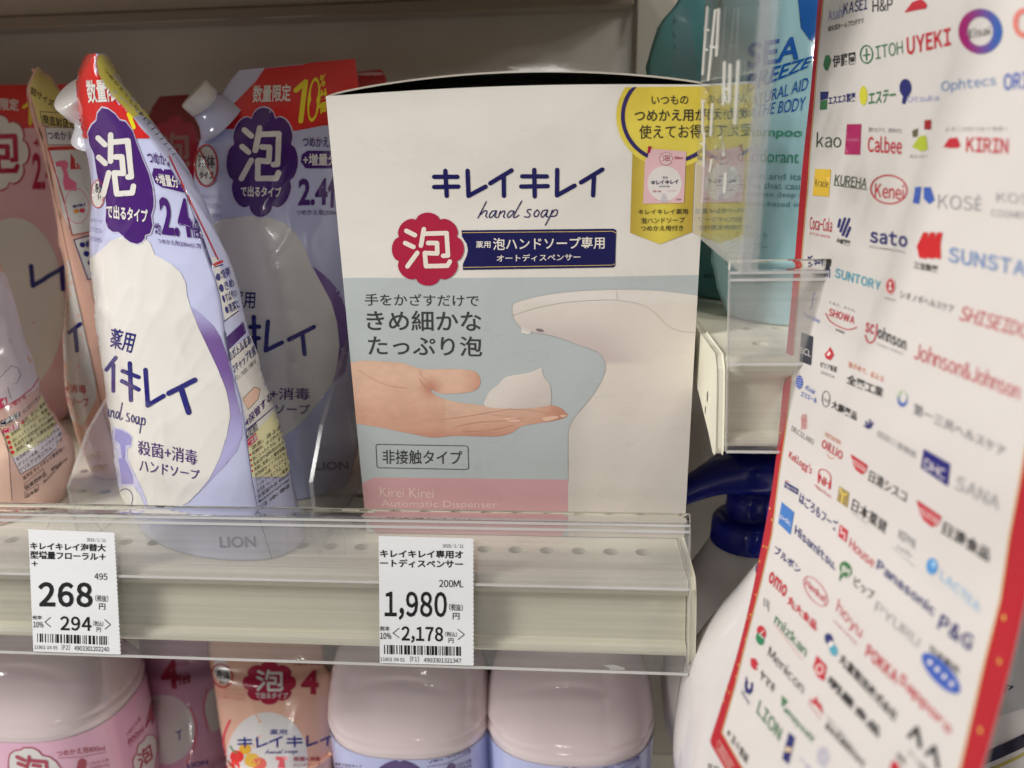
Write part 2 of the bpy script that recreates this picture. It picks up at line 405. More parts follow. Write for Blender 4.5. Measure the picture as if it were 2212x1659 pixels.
# ================================================================== the shelving bay
CREAM = col((230, 226, 207), (229, 229, 230)); WALLC = lin((206, 199, 190))
YB = .215                                             # back panel
XR = .1475                                            # end of the left bay
mb = MB(); mb.box((-.75, YB, -.6), (.138, YB + .004, .7), WALLC); mb.build('wall_panel', 'wall')['kind'] = 'structure'
mb = MB(); mb.box((.163, YB, -.6), (.75, YB + .004, .7), WALLC); o = mb.build('wall_panel', 'wall'); o['kind'] = 'structure'
mb = MB(); mb.box((.1385, YB - .006, -.6), (.1625, YB + .02, .7), lin((186, 180, 168)))
for k in range(-12, 14):
    z = .262 + k * .048
    mb.quad(*[V((x, YB - .0063, zz)) for x, zz in ((.1515, z), (.1545, z), (.1545, z + .03), (.1515, z + .03))], (.006, .006, .006))  # black patches paint the darkness of the slots, nothing is cut
tag(mb.build('upright_post', 'wall', bevel=.0008), 'slotted grey upright post between the two back panels', 'post')

def holes_board(mb, x0, x1, y0, y1, z, th, rows, pitch, rx, ry, xoff=0):
    vs = [(x0, y0), (x1, y0), (x1, y1), (x0, y1)]; ed = [(0, 1), (1, 2), (2, 3), (3, 0)]; H = []
    for y in rows:
        n = int((x1 - x0 - .02) / pitch)
        for k in range(n):
            x = x0 + .012 + xoff + k * pitch; P = ell(x, y, rx, ry, 14); o = len(vs); vs += P; ed += [(o + i, o + (i + 1) % 14) for i in range(14)]; H.append((x, y, P))
    r = delaunay_2d_cdt([V(p) for p in vs], ed, [], 0, 1e-7, False)
    ids = [mb.vert((p.x, p.y, z), CREAM) for p in r[0]]
    for t in r[2]:
        m = (sum(r[0][i].x for i in t) / 3, sum(r[0][i].y for i in t) / 3)
        if any(abs(m[0] - x) < rx and abs(m[1] - y) < ry and ((m[0] - x) / rx) ** 2 + ((m[1] - y) / ry) ** 2 < 1 for x, y, P in H): continue
        mb.face([ids[i] for i in t])
    for x, y, P in H:
        mb.grid([[V((a, b, z)) for a, b in P], [V((a, b, z - th)) for a, b in P]], CREAM, True)
    mb.quad(V((x0, y0, z - th)), V((x0, y1, z - th)), V((x1, y1, z - th)), V((x1, y0, z - th)), (.01, .01, .01))  # black sheet closes the underside so the holes look dark
    for a, b in (((x0, y0), (x1, y0)), ((x1, y0), (x1, y1)), ((x1, y1), (x0, y1)), ((x0, y1), (x0, y0))):
        mb.quad(V((*a, z)), V((*b, z)), V((*b, z - th)), V((*a, z - th)), CREAM)
TL_ = R_(13); DN = V((0, -sin(TL_), -cos(TL_))); NO = V((0, -cos(TL_), sin(TL_)))
def shelf(name, label, x0, x1, z, yf, side):
    root = thing(name, label, 'shelf', (x0 if side < 0 else x1, yf, z), 'cream steel shelves')
    mb = MB(); holes_board(mb, x0, x1, yf + .003, YB - .002, z, .010, [yf + .0204 + .0262 * k for k in range(4)], .01432, .0034, .0030, (x1 - x0) % .01432)
    mb.build('board', 'paint', root)
    P0 = V((0, yf, z))
    def pt(s, d): p = P0 + DN * s + NO * d; return (p.y, p.z)
    prof = [pt(-.0005, -.006)] + [pt(.0034 + .0042 * sin(a), .0002 + .0038 * cos(a) - .001) for a in [R_(-80 + 26 * k) for k in range(7)]]
    prof += [pt(.0082, -.0028), pt(.0286, -.0028), pt(.0292, -.0004)]
    prof += [pt(.0318 + .0022 * sin(a), .0004 + .002 * cos(a) - .001) for a in [R_(-70 + 30 * k) for k in range(6)]]
    prof += [pt(.0345, -.006), pt(.030, -.007), pt(.004, -.0075)]
    mb = MB(); mb.extrude(prof, x0, x1, CREAM); mb.build('price_rail', 'paint', root, bevel=.0003)
    return root, pt
E = .0035
sh, pt = shelf('display_shelf', 'cream perforated shelf that holds the soap box and the refill pouches', -.369, XR - .001, 0, -.033, 1)
mb = MB()
def bracket(mb, x, z, yf, w=.0028):
    def pt(s, d): p = V((0, yf, z)) + DN * s + NO * d; return (p.y, p.z)
    prof = [pt(-.002, -.004), pt(-.0008, .0005), pt(.004, .0036), pt(.012, .0042), pt(.0345, .0042), pt(.0365, .0026), pt(.0362, -.001), pt(.030, -.010), pt(.016, -.035), (yf + .10, z - .010), (yf + .10, z)]
    mb.extrude(prof, x, x + w, CREAM)
bracket(mb, XR - .0005, 0, -.033); mb.build('end_bracket', 'paint', sh, bevel=.0007)
ZR = .0968
sh2, _ = shelf('display_shelf', 'cream perforated shelf of the next bay, under the blue refill pouch', .1555, .62, ZR, -.033, -1)
mb = MB(); bracket(mb, .1522, ZR, -.033, .003)
B = Print
br = mb
for (y, z, r) in ((-.0235, ZR - .019, .0011), (-.021, ZR - .0255, .0008)):
    mb.grid([[V((.1520, y + r * cos(t) * .8, z + 2.2 * r * sin(t))) for t in [2 * pi * i / 12 for i in range(12)]]] * 1 + [[V((.1520, y, z))] * 12], (.03, .03, .028), True)
mb.build('end_bracket', 'paint', sh2, bevel=.0006)
mb = MB(); mb.box((-.372, -.02, -.33), (-.370, YB - .003, .2615), WALLC); mb.build('wall_panel', 'wall')['kind'] = 'structure'   # unseen panel added at the left end to block side light
# shelf boards above and below
up = thing('top_shelf', 'brown grey underside of the shelf above the products', 'shelf', (-.37, -.03, .262))
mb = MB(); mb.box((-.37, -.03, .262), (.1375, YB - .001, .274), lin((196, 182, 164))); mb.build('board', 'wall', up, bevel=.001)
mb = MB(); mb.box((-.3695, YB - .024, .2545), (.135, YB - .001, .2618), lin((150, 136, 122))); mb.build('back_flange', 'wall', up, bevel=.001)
mb = MB(); mb.box((-.37, -.036, .245), (.1375, -.0302, .276), CREAM); mb.build('front_flange', 'paint', up, bevel=.001)
lo = thing('bottom_shelf', 'low shelf board under the soap bottles', 'shelf', (-.62, -.05, -.335))
mb = MB(); mb.box((-.62, -.05, -.347), (.62, YB - .001, -.335), CREAM); mb.build('board', 'paint', lo)
mb = MB(); mb.box((-.62, -.056, -.37), (.62, -.0502, -.334), CREAM); mb.build('front_flange', 'paint', lo, bevel=.001)

# ------------------------------------------------------------------ clear guards clipped on the shelf fronts
def guard(label, x0, x1, z, yf, st=-.0268, sb=.0370):
    P0 = V((0, yf - .0065, z)); root = thing('shelf_guard', label, 'shelf guard', (x0, yf, z), 'clear guards on the shelf fronts')
    def pt(s, d): p = P0 + DN * s + NO * d; return (p.y, p.z)
    def slab(mb, s0, s1, d0, d1, m=0, c=(.8, .8, .8)): mb.extrude([pt(s0, d0), pt(s0, d1), pt(s1, d1), pt(s1, d0)], x0, x1, c, m)
    mb = MB(); slab(mb, st, .0005, -.0007, .0007); mb.build('front_wall', 'acrylic_brushed', root)
    mb = MB(); slab(mb, .0007, sb, -.0006, .0006); mb.build('label_cover', 'acrylic_label', root)
    mb = MB(); mb.extrude([pt(st - .0022 + .0021 * sin(a), .0021 * cos(a)) for a in [2 * pi * k / 16 for k in range(16)]], x0, x1, (1, 1, 1)); mb.build('top_rod', 'rod', root, smooth=True)
    mb = MB()
    for s in (st + .0006, st + .0032, .0006, sb - .0001): mb.extrude([pt(s - .0005, .0008), pt(s - .0005, .0014), pt(s + .0005, .0014), pt(s + .0005, .0008)], x0, x1, (1, 1, 1))
    mb.build('rib', 'rib', root)
    mb = MB()
    xe = x1 if x1 < .16 else x0
    for s0, s1 in ((st, sb),): mb.extrude([pt(s0, -.0009), pt(s0, .0009), pt(s1, .0009), pt(s1, -.0009)], xe - .0002, xe + .0004, (1, 1, 1))
    mb.build('cut_end', 'acrylic_edge', root)
    return root, P0
g1, GP = guard('long clear guard with price labels, in front of the soap box and pouches', -.40, .1462, 0, -.033)
g2, _ = guard('short clear guard of the next bay, below the blue refill pouch', .1556, .62, ZR, -.033, -.0335, .0335)

# ------------------------------------------------------------------ clear dividers standing on the shelf
def divider(label, prof, X, th=.0018):
    root = thing('shelf_divider', label, 'divider', (X, prof[0][0], 0), 'clear dividers on the shelf')
    mb = MB(); a = [V((X, y, z)) for y, z in prof]; b = [V((X + th, y, z)) for y, z in prof]
    mb.face([mb.vert(p, (1, 1, 1)) for p in a]); mb.face([mb.vert(p, (1, 1, 1)) for p in reversed(b)]); mb.build('plate', 'acrylic', root)
    mb = MB(); n = len(a)
    for i in range(n): mb.quad(a[i], a[(i + 1) % n], b[(i + 1) % n], b[i], (1, 1, 1))
    mb.build('edge', 'acrylic_edge', root)
    mb = MB(); y0 = prof[0][0]
    foot = [(X - .013, 0), (X - .013, .011), (X - .004, .024), (X + .005, .024), (X + .014, .011), (X + .014, 0)]
    q0 = [V((x, y0 - .0006, z)) for x, z in foot]; q1 = [V((x, y0 + .0004, z)) for x, z in foot]
    mb.face([mb.vert(p, (1, 1, 1)) for p in q0]); mb.build('foot_plate', 'acrylic', root)
    mb = MB()
    for i in range(len(foot)):
        c0, c1 = foot[i], foot[(i + 1) % len(foot)]; d = V((c1[0] - c0[0], 0, c1[1] - c0[1])); 
        nn = V((-d.z, 0, d.x)).normalized() * .0003
        p, q = V((c0[0], y0 - .0009, c0[1])), V((c1[0], y0 - .0009, c1[1])); mb.quad(p + nn, q + nn, q - nn, p - nn, (1, 1, 1))
    mb.build('foot_rim', 'acrylic_edge', root)
for lab, (px, py) in (('clear divider left of the bright lavender pouch', (152, 1050)), ('clear divider between the lavender pouch and the soap box', (672, 1040))):
    p = atY(px, py, -.016)
    divider(lab, [(-.0195, .0005), (-.0185, p.z + .001), (.002, p.z + .020), (.06, p.z + .052), (.19, p.z + .056), (.19, .0005)], p.x)

# ------------------------------------------------------------------ hanging clear panel at the bay end
XP = .1458
hp = thing('hanging_sign', 'clear hanging sign with white letters, edge on beside the soap box', 'sign', (XP, -.04, .14))
a = atX(1600, 590, XP); b_ = atX(1497, 503, XP)
pr = [(a.y, a.z), (b_.y, b_.z), (b_.y, .34), (a.y, .34)]
mb = MB(); q0 = [V((XP, y, z)) for y, z in pr]; q1 = [V((XP + .003, y, z)) for y, z in pr]
mb.face([mb.vert(p, (1, 1, 1)) for p in q0]); mb.face([mb.vert(p, (1, 1, 1)) for p in reversed(q1)])
MAT['sign_white'] = print_mat('sign_white_ink', .5, .3)
pm = Print(mb, 0, 1, eps=.0001)
WH = (.58, .57, .53)
s_ = lambda *p: T(2, 0, *p)
pm.strokes([s_((1690, 70), (1650, 640)), s_((1760, 90), (1700, 690)), s_((1790, 90), (1770, 480)), s_((1690, 60), (1790, 80)), s_((1670, 250), (1700, 260)), s_((1665, 420), (1690, 430)), s_((1720, 400), (1780, 410))], 5, WH)
pm.strokes([s_((1650, 870), (1650, 1150), (1720, 1170), (1735, 900), (1650, 870)), s_((1680, 800), (1670, 870)), s_((1665, 1150), (1660, 1430), (1710, 1480), (1730, 1380)), s_((1640, 1240), (1760, 1270))], 5, WH)
pm.strokes([s_((1840, 540), (1830, 900)), s_((1890, 560), (1880, 880)), s_((1960, 530), (1930, 1070)), s_((1830, 760), (1890, 780)), s_((1810, 1190), (1830, 1340), (1910, 1450)), s_((1790, 1430), (1920, 1580)), s_((1850, 1500), (1840, 1659))], 6, WH)
mb.build('panel', ['acrylic', 'sign_white'], hp)
mb = MB()
for i in (0, 1, 3):
    k = (i + 1) % 4; mb.quad(q0[i], q0[k], q1[k], q1[i], (1, 1, 1))
mb.box((XP - .0004, a.y - .0018, a.z), (XP + .0042, a.y - .0002, .34), (1, 1, 1)); mb.build('edge', 'acrylic_edge', hp)

# ------------------------------------------------------------------ price labels
def price_label(label, corners, draw):
    mb = MB(); pl = GP + NO * .0019
    TLc, TRc, BRc, BLc = [atP(x, y, pl, NO) for x, y in corners]
    n = 60; Lf = [TLc.lerp(BLc, i / n) for i in range(n + 1)]; Rt = [TRc.lerp(BRc, i / n) for i in range(n + 1)]
    u = (TRc - TLc).normalized() * .00022
    rows = []
    for i in range(n + 1): e = u * (1 if i % 2 else -1); rows.append([Lf[i] + e * .3] + [Lf[i].lerp(Rt[i], k / 6) for k in range(1, 6)] + [Rt[i] + e])
    WP = (.80, .81, .83)
    mb.grid(rows, WP); mb.grid([[p - NO * .00025 for p in reversed(r)] for r in rows], WP)
    p = Print(mb, 0, 0, eps=.00008); p.gothic = True; f = bil(*corners); draw(p, f)
    o = mb.build('price_label', 'paper'); tag(o, label, 'price label', 'paper price labels on the clear guard'); return o
INK = lin((30, 30, 34))
def tdraw(tile3, tile2):
    def draw(p, f):
        for spec in tile2[0]: p.text(spec[0], *T(*tile2[1], *spec[1:4]), INK, spec[4] if len(spec) > 4 else 0)
        for spec in tile3[0]: p.text(spec[0], *T(*tile3[1], *spec[1:4]), INK, spec[4] if len(spec) > 4 else 0)
        for ln in tile3[2]: p.strokes([T(*tile3[1], *ln)], 1.4, INK)
        x0, x1, yt0, yt1, h, seed, sl = tile3[3]
        rnd = random.Random(seed); x = x0
        while x < x1:
            w = rnd.choice((5, 5, 9, 9, 14, 22)); w = min(w, x1 - x)
            t = (x - x0) / (x1 - x0); y = yt0 + (yt1 - yt0) * t; 
            p.poly(T(*tile3[1], (x, y), (x + w, y + .03 * w), (x + w + 1, y + h), (x + 1, y + h)), INK)
            x += w + rnd.choice((6, 6, 8, 12, 16))
    return draw
price_label('white paper price label reading 268 yen', [(61, 1143.5), (247, 1151), (260.5, 1414), (72, 1407)], tdraw(
    ([('268', (330, 50), (797, 55), (336, 265), .03), ('(税抜)', (825, 162), (935, 168), (825, 218), .006), ('円', (857, 235), (910, 237), (857, 290), .006), ('税率', (282, 340), (362, 342), (282, 375), .006),
      ('10%', (288, 392), (376, 396), (288, 442), .01), ('294', (520, 345), (790, 352), (522, 468), .02), ('(税込)', (805, 385), (893, 392), (805, 430), .006), ('円', (835, 442), (872, 444), (835, 482), .006),
      ('11801 04 05', (298, 598), (497, 604), (298, 628)), ('[F2]', (535, 592), (604, 594), (535, 638)), ('4903301202240', (642, 602), (942, 612), (644, 642), .005)], (0, 3),
     [((437, 357), (390, 396), (437, 438)), ((906, 376), (955, 418), (908, 458)), ((286, 468), (962, 496))], (322, 936, 495, 520, 76, 3, 0)),
    ([('2023/1/11', (750, 1326), (914, 1334), (752, 1360), .005), ('キレイキレイ泡替大', (262, 1365), (914, 1382), (262, 1430), .022), ('型増量フローラル＋', (262, 1440), (914, 1458), (262, 1508), .022), ('＋', (275, 1528), (326, 1530), (275, 1572), .02), ('495', (818, 1632), (928, 1636), (818, 1688), .005)], (0, 2))))
price_label('white paper price label reading 1,980 yen', [(818, 1158), (1022.5, 1163.5), (1023, 1438), (820.5, 1432)], tdraw(
    ([('200ML', (1582, 32), (1792, 36), (1582, 94), .004), ('1,980', (1112, 130), (1648, 136), (1112, 378), .02), ('(税抜)', (1668, 238), (1786, 244), (1668, 296), .006), ('円', (1700, 318), (1757, 319), (1700, 374), .006), ('税率', (1070, 432), (1154, 436), (1070, 472), .006),
      ('10%', (1072, 486), (1168, 490), (1072, 542), .01), ('2,178', (1256, 432), (1616, 440), (1256, 574), .022), ('(税込)', (1634, 478), (1736, 484), (1634, 520), .006), ('円', (1664, 534), (1706, 536), (1664, 576), .006),
      ('11801 04 01', (1074, 702), (1286, 706), (1074, 734)), ('[F1]', (1332, 692), (1406, 694), (1332, 738)), ('4903301321347', (1450, 706), (1772, 712), (1450, 744), .005)], (1, 3),
     [((1236, 450), (1184, 492), (1236, 532)), ((1745, 460), (1800, 504), (1745, 548)), ((1070, 569), (1804, 586))], (1106, 1772, 594, 610, 80, 9, 0)),
    ([('2023/1/11', (1614, 1380), (1792, 1382), (1614, 1414), .005), ('キレイキレイ専用オ', (1072, 1430), (1788, 1438), (1072, 1500), .022), ('ートディスペンサー', (1072, 1510), (1788, 1520), (1072, 1580), .022)], (1, 2))))
# scrap of old tape on the guard's lower edge
mb = MB(); q = [atP(x, y, GP + NO * .001, NO) for x, y in T(2, 3, (795, 770), (880, 765), (978, 795), (972, 812), (850, 812), (840, 795))]
mb.face([mb.vert(p, (.36, .35, .33)) for p in q]); tag(mb.build('tape_scrap', 'paper'), 'torn scrap of old tape on the lower edge of the guard', 'tape')

# ================================================================== the soap dispenser box
BW, BH, BD = .15, .1958, .10
bx = thing('dispenser_box', 'white and grey boxed automatic foam soap dispenser with navy lettering', 'box', (.075, .05, 0))
cb = lambda r, g, b: col((r, g, b), BOX)
WHT = col(BOX, BOX)
mb = MB(); nx, nz = 30, 40
rows = []
for i in range(nz + 1):
    z = .0004 + (BH - .0004) * (1 - i / nz); rows.append([V((BW * j / nx, -.0012 * sin(pi * j / nx) * (i / nz * .2 + .8 * (1 - i / nz)), z + .0016 * sin(pi * j / nx) * (1 - i / nz) ** 3)) for j in range(nx + 1)])
mb.grid(rows, WHT)
mb.grid([[p + V((0, .0006, 0)) for p in reversed(r)] for r in rows], (.45, .43, .40))
mb.grid([rows[0], [p + V((0, .0006, 0)) for p in rows[0]]], (.7, .66, .6))
p = Print(mb, 40, 0, eps=.00005, maxjump=.01)
GREY = cb(168, 175, 176); PINK = cb(190, 148, 151)
p.poly([(700, 600), (740, 600), (1000, 600.5), (1300, 598), (1560, 593), (1520, 1200), (760, 1200)], GREY, 1)
p.poly([(770, 1031), (1000, 1033), (1227, 1036), (1227, 1200), (780, 1200)], PINK, 2)
p.text('Kirei Kirei', *T(1, 2, (1070, 890), (1535, 905), (1072, 970)), cb(228, 200, 195), 0, 4)
p.text('Automatic Dispenser', *T(1, 2, (1082, 1000), (2085, 1012), (1085, 1075)), cb(228, 200, 195), 0, 4)
# printed dispenser
DISP = [(1106, 664), (1110, 655), (1130, 648), (1160, 640), (1210, 632), (1270, 627), (1330, 625), (1400, 626), (1450, 630), (1480, 634), (1540, 645), (1520, 1200), (1227, 1200), (1227, 1040), (1227, 940), (1229, 925), (1236, 908), (1250, 890), (1275, 860), (1295, 830), (1306, 805), (1308, 790), (1303, 775), (1290, 760), (1250, 745), (1210, 730), (1170, 720), (1148, 717), (1126, 708), (1115, 697), (1107, 680)]
def ramp(t, a, b): t = max(0, min(1, t)); t = t * t * (3 - 2 * t); return tuple(x + (y - x) * t for x, y in zip(a, b))
W1, W2, W3 = cb(204, 197, 188), cb(186, 174, 170), cb(208, 202, 196)
def dcol(x, y):
    if y < 655 and x < 1560: return W3
    if y < 790:
        return ramp((y - 655 - (x - 1106) * .02) / 90 * (1 - max(0, x - 1270) / 160), W1, W2)
    return ramp((x - 1230) / 60, cb(192, 186, 178), W1)
p.poly(DISP, dcol, 3, step=14)
p.poly([(1126, 706), (1147, 714), (1147, 720), (1140, 722), (1127, 719)], W3, 4)
for L_, w, c in (([(1107, 681), (1150, 667), (1190, 658), (1230, 652), (1290, 648), (1332, 648), (1370, 654), (1400, 664), (1420, 680), (1440, 702), (1470, 715), (1505, 718)], 1.0, cb(176, 169, 162)), ([(1332, 629), (1333, 648)], 1.0, cb(176, 169, 162)),
                 (DISP[:10], .8, cb(176, 178, 176)), (DISP[13:] + DISP[:1], 1.0, cb(166, 164, 162))):
    p.strokes([smooth(L_, 3)], w, c, 5)
p.poly(ell(1166, 713, 9, 3.2, 18, .2), cb(120, 108, 112), 5)
# printed hand and foam
HANDP = [(750, 784), (762, 783), (788, 778.5), (815, 780), (865, 783), (888, 790), (915, 797), (953, 797), (990, 797), (1023, 801), (1034, 811), (1038, 826), (1028, 842), (998, 849), (953, 850), (930, 841), (943, 855), (983, 868), (1015, 872), (1053, 877), (1106, 883), (1156, 880), (1173, 876), (1193, 875), (1211, 881), (1221, 890), (1226, 898), (1205, 907), (1168, 913), (1128, 920), (1106, 934), (1078, 942), (1028, 942), (978, 941), (940, 945), (915, 942), (865, 932), (815, 922), (772, 915), (760, 914)]
SK1, SK2, SK3 = cb(206, 170, 148), cb(193, 147, 126), cb(181, 126, 107)
def hcol(x, y):
    top = 783 if x < 900 else (868 if x > 960 and y > 855 else 797); bot = 945 if x < 1060 else 945 - (x - 1060) * .25
    c = ramp((y - top) / max(20, bot - top), SK1, SK2)
    n_ = noise.noise(V((x * .012, y * .02, 0))); n_ += .8 * noise.noise(V((x * .05, y * .09, 3))) ; c = tuple(max(.01, a * (1 + .10 * n_)) for a in c)
    if x > 1150: c = ramp((x - 1150) / 70, c, SK3)
    d = math.dist((x, y), (930, 838)); c = ramp(1 - d / 34, c, SK3)
    if y < 852 and x > 985: c = ramp((x - 985) / 80, c, SK3)
    if y > 925 and x > 800: c = ramp((y - 922) / 30, c, SK3)
    return c
p.poly(smooth(HANDP, 3, True), hcol, 3, step=5)
FOAM = [(1049, 878), (1050, 860), (1058, 845), (1075, 832), (1085, 820), (1100, 812), (1140, 805), (1162, 797), (1170, 795.5), (1172, 805), (1176, 815), (1187, 830), (1191, 850), (1190, 870), (1186, 876), (1156, 880), (1106, 883)]
p.poly(smooth(FOAM, 3, True), lambda x, y: ramp((x - 1080 + (y - 840) * 1.2) / 130, cb(206, 198, 190), cb(190, 180, 174)), 4, step=9)
CR = cb(185, 138, 117)
for L_, w in (([(930, 841), (918, 834), (906, 818)], 1.6), ([(905, 800), (912, 812), (920, 820)], .8), ([(960, 905), (1000, 900), (1060, 890), (1106, 882)], 1.2), ([(985, 921), (1030, 912), (1090, 908), (1125, 903)], 1.3), ([(1000, 932), (1060, 928), (1110, 918)], 1.2), ([(1060, 895), (1100, 900), (1128, 908)], .9), ([(1106, 884), (1150, 886), (1190, 894)], .9), ([(775, 800), (830, 830), (880, 838)], .9), ([(1190, 880), (1204, 888), (1210, 899)], 1)):
    p.strokes([smooth(L_, 4)], w, CR, 5)
for q in ([(1090, 904), (1112, 902), (1128, 908), (1108, 912)], [(1172, 902), (1200, 898), (1206, 902), (1180, 909)], [(1210, 896), (1226, 897), (1215, 901)]): p.poly(smooth(q, 4, True), cb(226, 186, 164), 5)
# lettering
NAVY = cb(12, 10, 78); DKG = cb(52, 54, 54)
p.logo(lambda u, v: (934 + 370 * u, 364 + 64 * v), 9.6, NAVY, 3)
p.hand_soap(lambda u, v: (1030 + 176 * u, 433 + 53 * v), 2.4, NAVY, 3)
RED = cb(158, 24, 58)
p.poly(flower(924.5, 538, 78, 79, 8, .13, 0), RED, 5)
p.poly([(997, 497.5), (1325, 494), (1331, 497), (1329, 574), (1325, 577.5), (1000, 583), (1000, 570), (1008, 553), (1011, 540), (1008, 526), (998, 511)], cb(10, 8, 72), 3)
for L_ in ([(998, 502.5), (1324, 499.5), (1330, 503)], [(1001, 577.5), (1322, 572.5), (1328, 570)]): p.strokes([L_], 1.3, cb(196, 170, 100), 4)
p.awa(aff(*T(1, 1, (1270, 300), (1695, 300), (1270, 660))), 9.8, cb(220, 211, 200), 7)
WL = cb(214, 207, 198)
p.text('薬用', *T(1, 1, (1900, 424), (2026, 422), (1902, 484)), WL, .012, 5)
p.text('泡ハンドソープ専用', (1065, 514), (1306, 511), (1065, 540.5), WL, .012, 5)
p.text('オートディスペンサー', (1073, 550), (1254, 547), (1073, 565.5), WL, .012, 5)
p.text('手をかざすだけで', *T(1, 1, (940, 875), (1925, 885), (942, 980)), DKG, .004, 3)
p.text('きめ細かな', *T(1, 1, (955, 1020), (1945, 1028), (958, 1195)), DKG, .01, 3)
p.text('たっぷり泡', *T(1, 1, (968, 1238), (1952, 1248), (970, 1410)), DKG, .01, 3)
p.text('非接触タイプ', *T(1, 2, (1092, 565), (1780, 575), (1095, 688)), DKG, .006, 3)
qq = [(812, 546)] 
rr = [f_ for f_ in rrect(0, 0, 200, 54, 5)]
fr_ = bil((812, 959.5), (1011, 963), (1012.5, 1014), (814.5, 1010))
p.strokes([[fr_(x / 200, y / 54) for x, y in rr] + [fr_(rr[0][0] / 200, rr[0][1] / 54)]], 1.5, DKG, 3)
mb.build('front_panel', 'card', bx, smooth=False)
# gold medal with its ribbon, printed in foil
mbg = MB(); mbg.grid([[q + V((0, -.00012, 0)) for q in r] for r in rows], WHT); pg = Print(mbg, 40, 0, eps=.00005, maxjump=.01)
keep = (len(mbg.v), len(mbg.f))
GO1, GO2, GO3 = cb(206, 184, 62), cb(212, 196, 80), cb(172, 148, 56)
clipb = [(1300, 189), (1600, 186), (1600, 700), (1300, 700)]
pg.clip = clipb
pg.poly([(1367, 300), (1361, 503), (1425, 527.5), (1495, 501), (1503, 300)], lambda x, y: ramp(abs(x - 1428) / 70, GO2, GO3), 1, step=12)
pg.poly(ell(1448, 251, 117, 112, 64), lambda x, y: ramp((y - 150) / 200, GO1, GO2), 2, step=14)
RNG = cb(44, 30, 92)
pg.ring(ell(1448, 251, 107, 102, 64), 8.5, RNG, 4)
TG = cb(48, 42, 34)
pg.text('いつもの', *T(2, 0, (1205, 826), (1522, 822), (1205, 905)), TG, .008, 5)
pg.text('つめかえ用が', *T(2, 0, (1058, 945), (1680, 935), (1058, 1055)), TG, .012, 5)
pg.text('使えてお得！', *T(2, 0, (1098, 1080), (1680, 1074), (1098, 1200)), TG, .012, 5)
PKC = cb(226, 186, 190)
pg.poly([(1403, 321), (1482, 327), (1477, 438), (1389, 440), (1393, 347), (1400, 338)], PKC, 5)
pg.poly([(1400, 316), (1408, 316), (1404, 330), (1398, 333)], RED, 6)
pg.poly(ell(1435.5, 396, 37, 38, 40), cb(214, 208, 204), 6)
pg.poly(flower(1438.5, 343, 14.5, 15, 8, .14), RED, 6); pg.poly(flower(1438.5, 343, 13.3, 13.8, 8, .14), cb(226, 200, 200), 7)
pg.awa(aff((1430, 334), (1447, 334), (1430, 348)), 1.2, RED, 9)
pg.logo(aff((1406, 390), (1465, 388), (1406, 399)), 1.5, NAVY, 8)
pg.text('薬用', (1431, 381), (1442, 381), (1431, 386), NAVY, 0, 8); pg.hand_soap(aff((1423, 400), (1447, 400), (1423, 405)), .5, NAVY, 8)
pg.text('200ml', (1456, 337.5), (1474, 338), (1456, 343.5), RED, .01, 7); pg.text('殺菌+消毒', (1409, 411), (1428, 411), (1409, 415), RED, 0, 8); pg.text('ハンドソープ', (1441, 410), (1460, 410), (1441, 414), RED, 0, 8)
pg.poly([(1430, 418), (1436, 418), (1440, 428), (1442, 436), (1426, 436), (1428, 428)], cb(190, 184, 190), 7); pg.text('LION', (1461, 429), (1471, 429), (1461, 432.5), NAVY, .01, 7)
pg.text('キレイキレイ薬用', *T(2, 1, (1090, 148), (1518, 144), (1090, 196)), TG, .008, 5)
pg.text('泡ハンドソープ', *T(2, 1, (1112, 222), (1492, 216), (1112, 272)), TG, .008, 5)
pg.text('つめかえ用付き', *T(2, 1, (1112, 290), (1478, 286), (1112, 338)), TG, .008, 5)
# keep only the printed faces
mb2 = MB(); mb2.v = mbg.v[keep[0]:]; mb2.c = mbg.c[keep[0]:]; mb2.f = [tuple(i - keep[0] for i in f) for f in mbg.f[keep[1]:]]; mb2.m = [0] * len(mb2.f)
mb2.build('medal_seal', 'foil', bx)
# sides, back, bottom, lid
for x, nm in ((0.0002, 'side_panel'), (BW - .0008, 'side_panel')):
    mb = MB(); mb.box((x, .0008, .0004), (x + .0006, BD, BH - .0004), WHT); mb.build(nm, 'card', bx)
mb = MB(); mb.box((.0009, BD - .0006, .0004), (BW - .0009, BD, BH), WHT); mb.build('back_panel', 'card', bx)
mb = MB(); rows = []
for i in range(9):
    y = .0016 + (BD - .0016) * i / 8
    rows.append([V((.0004 + (BW - .0008) * j / 40, y, BH + .0004 + .0068 * (1 - i / 8) * sin(pi * j / 40) ** .75)) for j in range(41)])
mb.grid(rows, WHT); mb.grid([[q - V((0, 0, .0007)) for q in reversed(r)] for r in rows], (.02, .02, .02)); mb.grid([rows[0], [q - V((0, 0, .0007)) for q in rows[0]]], (.62, .58, .5))  # underside coloured black for the darkness inside the box
mb.build('lid', 'card', bx)
mb = MB(); mb.box((.0009, .02, BH - .012), (BW - .0009, .0206, BH + .001), (.01, .01, .01)); mb.build('dark_gap_sheet', 'card', bx)  # black sheet added behind the lid gap, paints the dark interior
